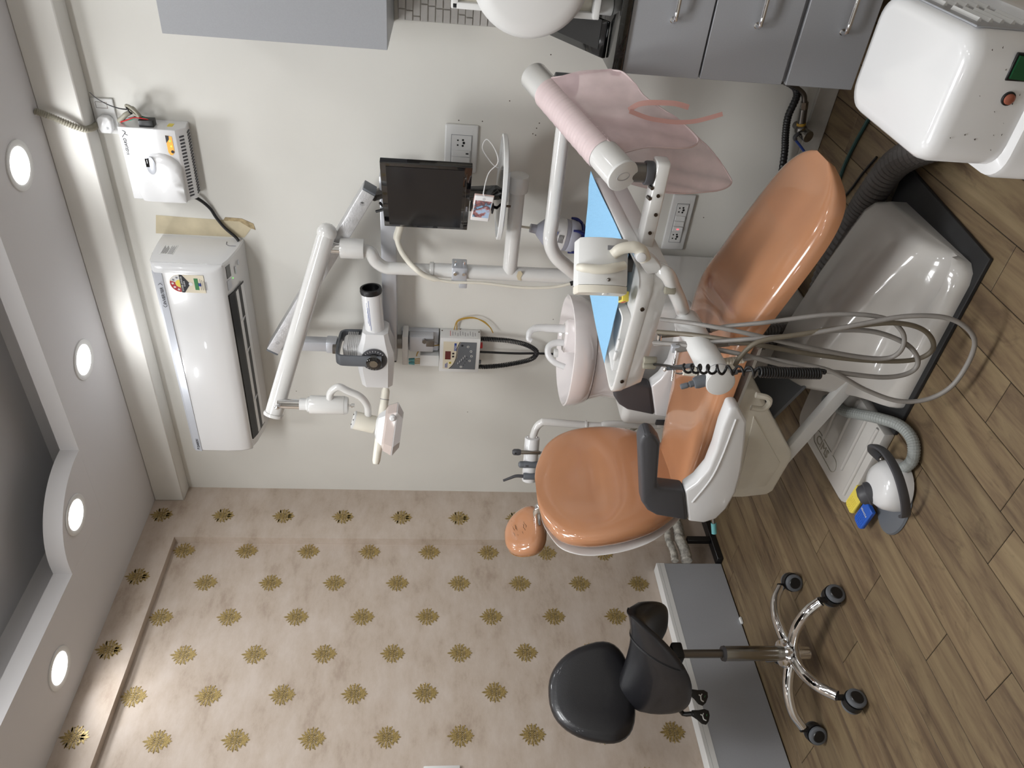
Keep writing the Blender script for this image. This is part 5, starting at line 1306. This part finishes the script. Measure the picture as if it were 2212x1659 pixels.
# ------------------------------------------------------------------ things lying on the tray
blue = [TC+(TA-TC)*.02+tn*.004-fd*.004, TA+(TC-TA)*.22+fd*.012+tn*.0045, TA+(TC-TA)*.30+(TB-TA)*.50+tn*.004, TB+(TD-TB)*.22+(TA-TB)*.04+tn*.0045, TD+fd*.006+tn*.004]
def blend(a, b2, c, d_, u, v): return a*(1-u)*(1-v)+b2*u*(1-v)+c*u*v+d_*(1-u)*v
gr = []
random.seed(11)
for i in range(13):
    row = []
    for j in range(13):
        u, v = i/12, j/12
        q = blend(blue[0], blue[1], blue[3], blue[4], u, v)
        q = q+tn*(.0014*math.sin(7*u+9*v)+.001*math.sin(15*v)+.0012)
        if u > .8 and v > .2: q = q+tn*.0
        row.append(q)
    gr.append(row)
tag(B().sheet(gr, .0012).obj('tray_paper', 'blue_sheet'), 'pale blue paper sheet spread over the back of the delivery tray', 'paper')
# curved grey-white box standing on the tray
bx = at(1352, 578, 2, ZF+.045)
bf = V((.62, -.78, 0)).normalized(); bl_ = V((-.78, -.62, 0)).normalized()    # bl_: toward the left end
t = thing('light_box', 'off-white plastic box with curved front and cream strap standing on the blue paper', 'box', bx)
zb0 = bx.z; hbx = .137; Lb = .15
def bring(u, s=1.):
    """section at distance u along bl_: flat back, bowed front"""
    o = []; c = bx+bl_*u
    for a, h in ((-.035, 0), (.018, 0), (.028, .02), (.036, .05), (.036, .085), (.03, .115), (.02, .134), (-.035, .137)):
        o.append(V((c.x, c.y, zb0))+bf*(a*s)+Z*(h*s+(1-s)*.06))
    return o
B().loft([bring(-.072, .96), bring(-.068), bring(.05), bring(.054, .97)]).obj('shell', 'white_matt', t, smooth=30)
B().loft([bring(.055, 1.0), bring(.072, 1.0), bring(.075, .96)]).obj('end_cap', 'cream', t, smooth=30)
for f, nm in ((.5, 'strap'),):
    pts = []
    for a, h in ((.03, .012), (.042, .05), (.043, .085), (.036, .118), (.02, .1355)): c = bx+bl_*-.005; pts.append(V((c.x, c.y, zb0))+bf*a+Z*h+bl_*(.02*math.sin(h*18)))
    B().tube(pts, [.012, .013, .013, .012, .010], 14, smooth=5).obj(nm, 'cream', t)
c = bx+bl_*.0755; B().obox(V((c.x, c.y, zb0+.06))+bf*.018, (.018, .012, .006), bf, Z, bl_, .001).obj('switch', 'label_white', t)
c = bx-bl_*.045; B().obox(V((c.x, c.y, zb0+.05))+bf*.0365, (.012, .02, .001), bl_, Z, bf).obj('rating_label', 'ink_grey', t)
c = bx+bl_*.04; B().ball(V((c.x, c.y, zb0+.055))+bf*.037, .005, 10, 6).obj('screw_cap', 'steel', t)
t = thing('material_packet', 'small yellow and red packet lying beside the off-white box', 'packet', at(1350, 642, 2, ZF+.012))
p = at(1347, 642, 2, ZF+.02)
B().obox(p, (.05, .028, .018), bf, bl_, Z, .001).obj('carton', 'yellow', t); B().obox(p+bl_*.0143, (.046, .0008, .006), bf, bl_, Z).obj('red_band', 'red', t)
for k in range(3): B().obox(p+Z*.0095+bf*(-.014+.012*k), (.006, .018, .0006), bf, bl_, Z).obj('print', 'ink', t, smooth=0)
# ------------------------------------------------------------------ pink apron over the balance arm
hn_ = V((axd.y, -axd.x, 0)).normalized(); hn_ = hn_ if hn_.x > 0 else -hn_
an = axd.cross(hn_).normalized(); an = an if an.z > 0 else -an
t = thing('pink_apron', 'translucent pink plastic apron draped over the balance arm', 'apron', f0+axd*Lc*.45-V((0, 0, .3)))
def yrun(pts, ya, yb): return [at(q[0], q[1], 1, ya+(yb-ya)*i/(len(pts)-1)) for i, q in enumerate(pts)]
sF, sN = .14, .80
def flap(side, bottoms, ya, yb, name, m, wob, nu=40, nv=14):
    Bp = cr(yrun(bottoms, ya, yb), 8); g = []
    for i in range(nu+1):
        u = i/nu; top = f0+axd*Lc*(sF+(sN-sF)*u)+hn_*side*.0475
        k = u*(len(Bp)-1); q = Bp[min(int(k), len(Bp)-2)].lerp(Bp[min(int(k)+1, len(Bp)-1)], k-min(int(k), len(Bp)-2))
        row = []
        for j in range(nv+1):
            v = j/nv
            row.append(top.lerp(q, v)+hn_*side*(wob*math.sin(u*26+v*2)*v*.5+wob*(1-math.cos(v*2*PI))*.5))
        g.append(row)
    B().sheet(g).obj(name, m, t, smooth=80)
    return Bp
b1_ = flap(1, [(1318, 151), (1345, 156), (1370, 180), (1392, 208), (1430, 235), (1472, 264), (1506, 298), (1500, 314), (1470, 320), (1400, 318), (1345, 330)], -.47, -.72, 'front_flap', 'pink', .008)
b2_ = flap(-1, [(1470, 262), (1508, 298), (1530, 318), (1552, 345), (1572, 375), (1580, 395), (1560, 409), (1520, 415), (1470, 418), (1425, 414)], -.44, -.64, 'rear_flap', 'pink', .008)
# wrap over the top with gathered ridges
g = []
for i in range(73):
    u = i/72; c = f0+axd*Lc*(sF+(sN-sF)*u); r = .0462+.0011*math.sin(u*150)+.0005*math.sin(u*57)
    g.append([c+hn_*r*math.cos(a)+an*r*math.sin(a) for a in [math.radians(-8+196*k/18) for k in range(19)]])
B().sheet(g).obj('wrap', 'pink_edge', t, smooth=80)
B().tube([f0+axd*Lc*sF+hn_*.0475]+b1_+[f0+axd*Lc*sN+hn_*.0475], .0026, 6).obj('binding', 'pink_edge', t)
B().tube(b2_, .0024, 6).obj('binding', 'pink_edge', t)
def ribbon(px, ya, yb, w, name):
    P = cr(yrun(px, ya, yb), 6); g = []
    for i, q in enumerate(P): g.append([q+V((0, 0, w/2))+hn_*.001, q-V((0, 0, w/2))])
    for i, q in enumerate(P):
        tg = (P[min(i+1, len(P)-1)]-P[max(i-1, 0)]).normalized(); ac = tg.cross((CAM-q).normalized()).normalized(); g[i] = [q+ac*w/2, q-ac*w/2]
    B().sheet(g, .0012).obj(name, 'pink_strap', t, smooth=60)
ribbon([(1358, 238), (1378, 226), (1400, 222), (1430, 222), (1460, 224), (1488, 232)], -.60, -.62, .014, 'tie')
ribbon([(1360, 240), (1400, 255), (1440, 262), (1470, 264), (1500, 262), (1530, 255), (1561, 246)], -.61, -.63, .012, 'tie')
# ================================================================== saddle stool
SC = V((.527, -1.247, 0))
t = thing('saddle_stool', 'black vinyl saddle stool with backrest on a chrome five-star base', 'stool', SC)
RS = .25
for k in range(5):
    a = math.radians(9+72*k); d = V((math.cos(a), math.sin(a), 0)); sd = V((-d.y, d.x, 0))
    P = cr([SC+d*.012+Z*.105, SC+d*.06+Z*.122, SC+d*.13+Z*.128, SC+d*.2+Z*.112, SC+d*RS+Z*.078], 6)
    rings = []
    for i, q in enumerate(P):
        tg = (P[min(i+1, len(P)-1)]-P[max(i-1, 0)]).normalized(); up = tg.cross(sd); w = .024-.006*i/len(P); h = .019-.004*i/len(P)
        rings.append([q+sd*w*math.cos(2*PI*j/14)+up*h*math.sin(2*PI*j/14) for j in range(14)])
    lg = B().loft(rings).obj('leg', 'chrome', t, smooth=60)
    c = SC+d*(RS+.008)
    rot = math.radians(-32+(18, -14, 10, -20, 30)[k]); wd = V((math.cos(rot), math.sin(rot), 0)); fwd = V((-wd.y, wd.x, 0))
    if fwd.dot(d) < 0: fwd = -fwd
    cc = c+fwd*.014
    cs_ = B().cyl(c+Z*.05, c+Z*.086, .0095).obj('caster', 'black', t)
    # hood: half shell over the wheels
    hd_ = B(); prof = [(math.cos(math.radians(q)), math.sin(math.radians(q))) for q in range(-25, 206, 15)]
    hd_.loft([[cc+Z*.032+wd*s_+fwd*(-p[0]*.0345)+Z*(p[1]*.0345) for p in prof]+[cc+Z*.032+wd*s_+fwd*(-p[0]*.02)+Z*(p[1]*.02) for p in prof[::-1]] for s_ in (-.012, .012)])
    hd_.obj('caster_hood', 'black', cs_, smooth=40)
    for s in (-1, 1):
        B().lathe([(0, .0), (.0255, .0), (.0315, .003), (.0315, .012), (.028, .015), (.021, .0155), (0, .0155)], cc+Z*.032+wd*s*.0125, wd*s, 26).obj('wheel', 'mid_grey', cs_)
        B().lathe([(0, .0155), (.021, .0155), (.019, .018), (0, .0185)], cc+Z*.032+wd*s*.0125, wd*s, 20).obj('hub_cap', 'black', cs_)
B().lathe([(0, .05), (.022, .05), (.025, .09), (.034, .095), (.034, .135), (.047, .138), (.049, .148), (.044, .154), (.028, .157), (0, .157)], SC, Z, 32).obj('hub', 'chrome', t)
B().cyl(SC+Z*.143, SC+Z*.36, .0255, .0255, 28, .002).obj('column', 'brushed', t)
B().cyl(SC+Z*.357, SC+Z*.366, .027, .025, 28).obj('column_ring', 'dark_grey', t)
B().cyl(SC+Z*.36, SC+Z*.52, .0145).obj('piston', 'steel', t)
sf = V((math.cos(math.radians(8)), math.sin(math.radians(8)), 0)); sl_ = V((-sf.y, sf.x, 0))
def saddle(u, v):
    w = .185*(1-.42*max(0, u)**2-.10*max(0, -u)**3)
    z = .70+.035*max(0, u)**2+.02*max(0, -u)**2-(.165-.03*u)*abs(v)**1.7
    return SC+sf*(.205*u*(1-.10*abs(v)**2)+.0)+sl_*(w*v*(1-.16*abs(v)**3))+Z*z
NU, NV = 30, 26; g = []
for i in range(NU+1):
    u = -1+2*i/NU; row = []
    for j in range(NV+1):
        v = -1+2*j/NV
        # round plan: squeeze v toward the ends
        s = math.sqrt(max(.0, 1-abs(u)**3.2))*.82+.18
        row.append(saddle(u, v*s))
    g.append(row)
# closed cushion: top grid and offset bottom grid
top = g; bot = [[q-Z*(.058*(1-(abs(-1+2*i/NU))**6*.75)*(1-(abs(-1+2*j/NV))**6*.75)) for j, q in enumerate(r)] for i, r in enumerate(g)]
b = bmesh.new()
tv = [[b.verts.new(q) for q in r] for r in top]; bv = [[b.verts.new(q-Z*.002) for q in r] for r in bot]
for i in range(NU):
    for j in range(NV):
        b.faces.new((tv[i][j], tv[i+1][j], tv[i+1][j+1], tv[i][j+1])); b.faces.new((bv[i][j], bv[i][j+1], bv[i+1][j+1], bv[i+1][j]))
for i in range(NU): b.faces.new((tv[i][0], bv[i][0], bv[i+1][0], tv[i+1][0])); b.faces.new((tv[i][NV], tv[i+1][NV], bv[i+1][NV], bv[i][NV]))
for j in range(NV): b.faces.new((tv[0][j], tv[0][j+1], bv[0][j+1], bv[0][j])); b.faces.new((tv[NU][j], bv[NU][j], bv[NU][j+1], tv[NU][j+1]))
st = B().bm(b).obj('seat', 'black_vinyl', t, smooth=75)
B().tube([saddle(.45, v/12*.95)+Z*.0015 for v in range(-12, 13)], .0018, 6).obj('seam', 'black', st)
B().tube([saddle(.47, v/12*.95)+Z*.0012 for v in range(-12, 13)], .0014, 6).obj('seam', 'black', st)
B().tube([top[NU][j]+Z*.001 for j in range(NV+1)], .0022, 6).obj('piping', 'black', st)
B().box((SC.x-.05, SC.y-.03, .51), (SC.x+.03, SC.y+.03, .55), .008).obj('mechanism', 'black', t)
B().beam(SC+Z*.53, SC-sf*.19+Z*.545, .06, .02, .003).obj('back_bracket', 'black', t)
bp0 = SC-sf*.19+Z*.545
for k in range(6): B().box((bp0.x-.022-.003*(k % 2), bp0.y-.03-.003*(k % 2), .555+.014*k), (bp0.x+.022+.003*(k % 2), bp0.y+.03+.003*(k % 2), .569+.014*k), .004, 1).obj('bellows', 'black', t)
B().beam(bp0+Z*.09, bp0-sf*.015+Z*.20, .04, .016, .003).obj('back_stem', 'black', t)
# backrest pad
bc_ = V((SC.x-.195, SC.y-.035, .805)); bnv = V((math.cos(math.radians(-14)), math.sin(math.radians(-14)), .12)).normalized(); bsv = Z.cross(bnv).normalized(); buv = bnv.cross(bsv)
def bpr(d, s, n=40):
    o = []
    for k in range(n):
        a = 2*PI*k/n; c, sn = math.cos(a), math.sin(a)
        h = .152*math.copysign(abs(sn)**(2/2.5), sn)*s; w = .165*math.copysign(abs(c)**(2/2.5), c)*s*(1-.22*(h/.152))
        o.append(bc_+bsv*w+buv*h+bnv*(d+.03*(w/.165)**2))
    return o
B().loft([bpr(-.03, .7), bpr(-.028, .9), bpr(-.015, .985), bpr(.005, 1), bpr(.022, .95), bpr(.032, .8), bpr(.036, .45), bpr(.036, .1)]).obj('backrest', 'black_vinyl', t, smooth=75)
# two adjusting levers with printed paddles
for (p0, p1, q, nm) in (((1478, 1488), (1496, 1497), (1523, 1510), 'lever'), ((1470, 1535), (1500, 1542), (1537, 1553), 'lever')):
    yv = -1.36
    A, Bq, Cq = at(p0[0], p0[1], 1, yv+.02), at(p1[0], p1[1], 1, yv), at(q[0], q[1], 1, yv-.015)
    lv = B().tube([SC+Z*.515+(A-SC)*.3-Z*.0 if False else V((SC.x-.04, SC.y-.05, .515)), A, Bq], .0085, 10, smooth=4).obj(nm, 'black', t)
    ax_ = (Cq-Bq).normalized(); fc = (CAM-Cq).normalized(); ay_ = fc.cross(ax_).normalized(); az_ = ax_.cross(ay_)
    if az_.dot(fc) < 0: az_ = -az_
    ol = [(-.012, .009), (.012, .016), (.032, .025), (.047, .024), (.054, .010), (.054, -.010), (.047, -.024), (.032, -.025), (.012, -.016), (-.012, -.009)]
    B().prism(ol, Bq-az_*.003, ax_, ay_, .007, .002, 2).obj('paddle', 'black', lv, smooth=45)
    o = Bq+ax_*.032+az_*(.0045 if (ax_.cross(ay_)).dot(az_) > 0 else .0045)
    B().tube([o-ax_*.012+ay_*.004, o-ax_*.004+ay_*.002, o+ax_*.002-ay_*.008, o+ax_*.012-ay_*.010], .0022, 6, smooth=4).obj('icon', 'label_white', lv)
    B().tube([o-ax_*.004+ay_*.002, o-ax_*.002+ay_*.011], .0016, 6).obj('icon', 'label_white', lv); B().tube([o+ax_*.01+ay_*.004, o+ax_*.01+ay_*.011], .0012, 6).obj('icon', 'ink_green', lv)

# ================================================================== boxed pipe cover and pipes along the wallpapered wall
t = thing('pipe_cover', 'low grey laminate boxing with white top along the wallpapered wall', 'boxing', (0, -1.4, 0))
B().box((REC+.001, -2.6, .006), (.015, -.458, .306), .001, 1).obj('front_board', 'grey_laminate', t, smooth=0)
B().box((REC+.001, -2.6, .3065), (.0155, -.456, .322), .001, 1).obj('top_board', 'white_matt', t, smooth=0)
B().box((.0151, -2.6, .285), (.0158, -.457, .3062)).obj('edge_strip', 'white_matt', t, smooth=0)
tag(B().prism([(-.792, .002), (-.762, .002), (-.758, .008), (-.764, .014), (-.79, .012)], (.0165, 0, 0), Y, Z, .014, .002, 1).obj('door_stop', 'white_matt'), 'small white plastic clip on the floor against the grey boxing', 'clip')
for (z0, r, lb) in ((.235, .017, 'thinner worn insulated pipe running out of the grey boxing, above the thick one'), (.178, .026, 'thick worn insulated pipe running out of the grey boxing, under the thin one')):
    pts = cr([V((.032, -.4575, z0)), V((.036, -.40, z0-.004)), V((.034, -.33, z0+.003)), V((.036, -.26, z0-.004)), V((.034, -.12, z0+.002)), V((.034, -.03, z0))], 8)
    tag(B().tube(pts, [r*(1+.07*math.sin(i*2.1)) for i in range(len(pts))], 14).obj('insulated_pipe', 'insulation'), lb, 'pipe', 'insulated pipes')
t = thing('floor_bracket', 'black bracket and dark gap strip on the floor beside the insulated pipes', 'bracket', (.04, -.3, 0))
B().box((.004, -.455, .0005), (.05, -.05, .03), .002, 1).obj('dark_gap_strip', 'black', t); B().box((.02, -.345, .03), (.045, -.315, .145), .002, 1).obj('upright', 'black', t)  # low black strip stands in for the dark gap at the wall base

# ================================================================== foot control
t = thing('foot_control', 'white dental foot pedal with black handle and yellow and blue keys on the floor', 'foot pedal', (1.27, -1.17, 0))
pc_ = V((1.30, -1.172, 0))
po = []
for k in range(28):
    a = 2*PI*k/28; po.append((math.cos(a)*.095, math.sin(a)*.07))
pdx = V((-.97, -.25, 0)).normalized(); pdy = V((-pdx.y, pdx.x, 0))     # pdx: toward the keys
def prg(sx, sy, z, off=0.): return [pc_+pdx*(math.cos(2*PI*k/32)*sx+off)+pdy*(math.sin(2*PI*k/32)*sy)+Z*z for k in range(32)]
B().loft([prg(.115, .075, .0006, .05), prg(.117, .077, .003, .05), prg(.113, .073, .009, .05)]).obj('base_plate', 'mid_grey', t, smooth=40)
B().loft([prg(.08, .076, .009), prg(.08, .076, .03), prg(.073, .07, .058), prg(.06, .058, .076), prg(.04, .04, .082), prg(.02, .02, .083)]).obj('body', 'white', t, smooth=55)
bt = pc_+pdx*.046-pdy*.026+Z*.074; bdv = (pdx*.5-pdy*.25+Z*.82).normalized()
B().lathe([(0, -.02), (.034, -.02), (.036, .006), (.031, .009), (.030, .012), (.029, .022), (.021, .031), (0, .034)], bt, bdv, 32).obj('round_button', 'dark_grey', t)
hp_ = cr([V((1.325, -1.095, .028)), V((1.36, -1.088, .075)), V((1.40, -1.11, .096)), V((1.425, -1.165, .098)), V((1.415, -1.235, .092)), V((1.37, -1.283, .075)), V((1.30, -1.285, .04)), V((1.265, -1.262, .022))], 6)
rings = []
for i, q in enumerate(hp_):
    tg = (hp_[min(i+1, len(hp_)-1)]-hp_[max(i-1, 0)]).normalized(); ou = (q-pc_); ou.z = 0; ou = (ou-tg*ou.dot(tg)).normalized(); upx = tg.cross(ou)
    rings.append([q+ou*.0055*a+upx*.013*b2 for a, b2 in ((1, .6), (.6, 1), (-.6, 1), (-1, .6), (-1, -.6), (-.6, -1), (.6, -1), (1, -.6))])
B().loft(rings).obj('handle', 'dark_grey', t, smooth=45)
def key(px, m, nm, lw):
    c = at(px[0], px[1], 2, .036); kx_ = V((-.98, .1, 0)).normalized(); ky_ = V((-kx_.y, kx_.x, 0))
    kk = B().prism([(-.06, -.026), (.024, -.026), (.034, -.015), (.034, .015), (.024, .026), (-.06, .026)], c-Z*.010, kx_, ky_, .014, .002, 1, ez=(-.1, 0, 1)).obj(nm, m, t, smooth=40)
    for i in range(7):
        for j in range(6): B().ball(c+Z*.0045+kx_*(-.015+.007*i)+ky_*(-.0175+.007*j), .0017, 6, 4).obj('grip_dot', m, kk)
    return c, kx_, ky_
c, a, b2 = key((1843, 1085), 'yellow', 'yellow_key', 0)
c, a, b2 = key((1862, 1118), 'blue', 'blue_key', 0)
text('key_lettering', 'POWER', c+Z*.0052-a*.03+b2*.018, -b2, a, .011, 'label_white', t)
B().ball(pc_-pdx*.06-pdy*.05+Z*.05, .009, 12, 8).obj('hose_boss', 'steel', t)
hs = [V((1.285, -.755, .062)), V((1.30, -.80, .058)), V((1.325, -.865, .056)), V((1.38, -.945, .056)), V((1.43, -1.02, .05)), V((1.462, -1.09, .03)), V((1.458, -1.15, .021)), V((1.415, -1.185, .022)), V((1.36, -1.17, .03)), V((1.335, -1.155, .036))]
P = cr(hs, 16)
B().tube(P, [.0165+(.0013 if i % 2 else -.0006) for i in range(len(P))], 14).obj('hose', 'pedal_hose', t, smooth=18)

# ================================================================== white cart at the right
ZT_ = .555; x0, x1, y0, y1 = 2.365, 2.592, -1.435, -1.105
t = thing('mobile_unit', 'scuffed glossy white floor unit with green rocker switch near the drawer cabinet', 'equipment unit', ((x0+x1)/2, (y0+y1)/2, 0))
cx_, cy_ = (x0+x1)/2, (y0+y1)/2
def crr(w, h, z, r, dx=0, dy=0): return [V((cx_+a+dx, cy_+b2+dy, z)) for a, b2 in rrect(w, h, r, 6)]
W_, H_ = x1-x0, y1-y0
B().loft([crr(W_+.03, H_+.03, .03, .05), crr(W_+.034, H_+.034, .05, .05), crr(W_+.034, H_+.034, .40, .05), crr(W_+.028, H_+.028, .41, .05), crr(W_, H_, .416, .05), crr(W_, H_, ZT_-.03, .05), crr(W_-.006, H_-.006, ZT_-.014, .05), crr(W_-.022, H_-.022, ZT_-.003, .045), crr(W_-.05, H_-.05, ZT_, .035)]).obj('shell', 'white', t, smooth=50)
for dx in (-.08, .08):
    for dy in (-.12, .12): B().cyl((cx_+dx, cy_+dy, .0005), (cx_+dx, cy_+dy, .032), .018, .02, 16).obj('foot', 'black', t)
vp = B().box((x1-.002, -1.40, .425), (x1+.0012, -1.15, .54), .0008, 1).obj('vent_panel', 'grey_laminate', t, smooth=0)  # grey colour stands in for shade on this side of the white unit
for r in range(2):
    for k in range(5):
        z = .435+.02*k
        B().prism([(0, 0), (.006, .002), (.0065, .005), (0, .008)], (x1+.001, -1.37+r*.11, z), X, Z, .085, ez=(0, 1, 0)).obj('louvre', 'white_matt', vp, smooth=0)
fs = B().box((2.522, y0-.0025, .425), (2.566, y0+.002, .476), .001, 1).obj('rocker_frame', 'black', t)
B().prism([(-.004, .43), (-.008, .45), (-.004, .472), (0, .472), (0, .43)], (2.526, y0-.002, 0), Y, Z, .036).obj('rocker', 'rocker_green', fs, smooth=0)
bb = B().cyl((2.494, y0+.002, .455), (2.494, y0-.004, .455), .0115, n=20, bevel=.001).obj('button_ring', 'black', t)
B().lathe([(0, 0), (.009, 0), (.0085, .004), (.005, .006), (0, .006)], (2.494, y0-.0035, .455), (0, -1, 0), 20).obj('button', 'red_btn', bb)
random.seed(21)
for k in range(14):
    xx = random.uniform(2.40, 2.57); zz = random.uniform(.43, .53)
    B().prism([(0, 0), (random.uniform(.001, .004), random.uniform(.0003, .002)), (random.uniform(.0005, .002), random.uniform(.001, .003))], (xx, y0-.0004, zz), X, Z, .0006, ez=(0, -1, 0)).obj('paint_chip', 'bolt', t, smooth=0)
# wide ribbed duct from the unit to the chair base
P = cr([V((2.375, -1.08, .10)), V((2.28, -.94, .075)), V((2.17, -.74, .062)), V((2.06, -.60, .060)), V((1.93, -.535, .056)), V((1.82, -.505, .056)), V((1.65, -.47, .056)), V((1.50, -.49, .058)), V((1.44, -.56, .06))], 16)
tag(B().tube(P, [.0425+(.0028 if i % 2 else -.0016) for i in range(len(P))], 20).obj('ribbed_duct', 'duct_grey', smooth=16), 'wide dark grey ribbed duct lying on the floor behind the chair base', 'duct')
# floor cables and plumbing near the wall
tag(B().tube([(2.16, -.30, .008), (2.061, -.27, .008), (1.965, -.245, .008), (1.88, -.235, .008), (1.75, -.25, .008), (1.6, -.27, .008)], .0065, 8, smooth=6).obj('floor_cable', 'teal_dark'), 'dark green cable lying across the floor near the wall', 'cable')
tag(B().tube([(2.0, -.40, .006), (1.93, -.36, .006), (1.863, -.33, .006), (1.782, -.29, .006), (1.70, -.30, .006), (1.62, -.33, .006)], .004, 8, smooth=6).obj('floor_cable', 'black'), 'thin black cable lying beside the ribbed duct', 'cable')
P = cr([V((2.13, -.045, .30)), V((2.105, -.045, .20)), V((2.07, -.045, .165)), V((1.995, -.045, .172)), V((1.93, -.043, .16)), V((1.86, -.04, .14)), V((1.75, -.036, .12)), V((1.6, -.034, .10)), V((1.48, -.034, .09))], 14)
tag(B().tube(P, [.0125+(.001 if i % 2 else -.0006) for i in range(len(P))], 12).obj('waste_hose', 'black', smooth=18), 'black ribbed waste hose bending along the foot of the wall', 'hose')
t = thing('angle_valve', 'worn chrome angle valve with a blue hose low on the wall under the cabinet', 'valve', (1.96, -.03, .11))
B().tube([(2.125, -.05, .27), (2.10, -.05, .19), (2.075, -.05, .145), (2.04, -.05, .13)], .009, 10, smooth=6).obj('supply_hose', 'steel', t)
B().cyl((2.05, -.05, .132), (2.022, -.05, .126), .0135, n=6).obj('nut', 'brushed', t)
B().cyl((2.025, -.05, .127), (1.975, -.05, .118), .0135, .0145, 18).obj('tail', 'steel', t)
B().cyl((1.977, -.05, .119), (1.968, -.05, .117), .016).obj('collar', 'gold_wire', t)
B().ball((1.952, -.05, .112), .022, 18, 12).obj('valve_body', 'steel', t)
B().cyl((1.952, -.001, .112), (1.952, -.05, .112), .014).obj('wall_stub', 'steel', t)
B().cyl((1.945, -.05, .11), (1.942, -.092, .095), .021, .021, 20, .003).obj('handle', 'brushed', t)
B().tube([(1.946, -.075, .13), (1.935, -.08, .14), (1.925, -.08, .135)], .007, 10, smooth=4).obj('elbow', 'dark_grey', t)
B().tube([(1.925, -.08, .135), (1.90, -.085, .105), (1.87, -.09, .075), (1.83, -.10, .05), (1.72, -.11, .02), (1.6, -.10, .012)], .0045, 8, smooth=6).obj('blue_hose', 'ink_blue', t)
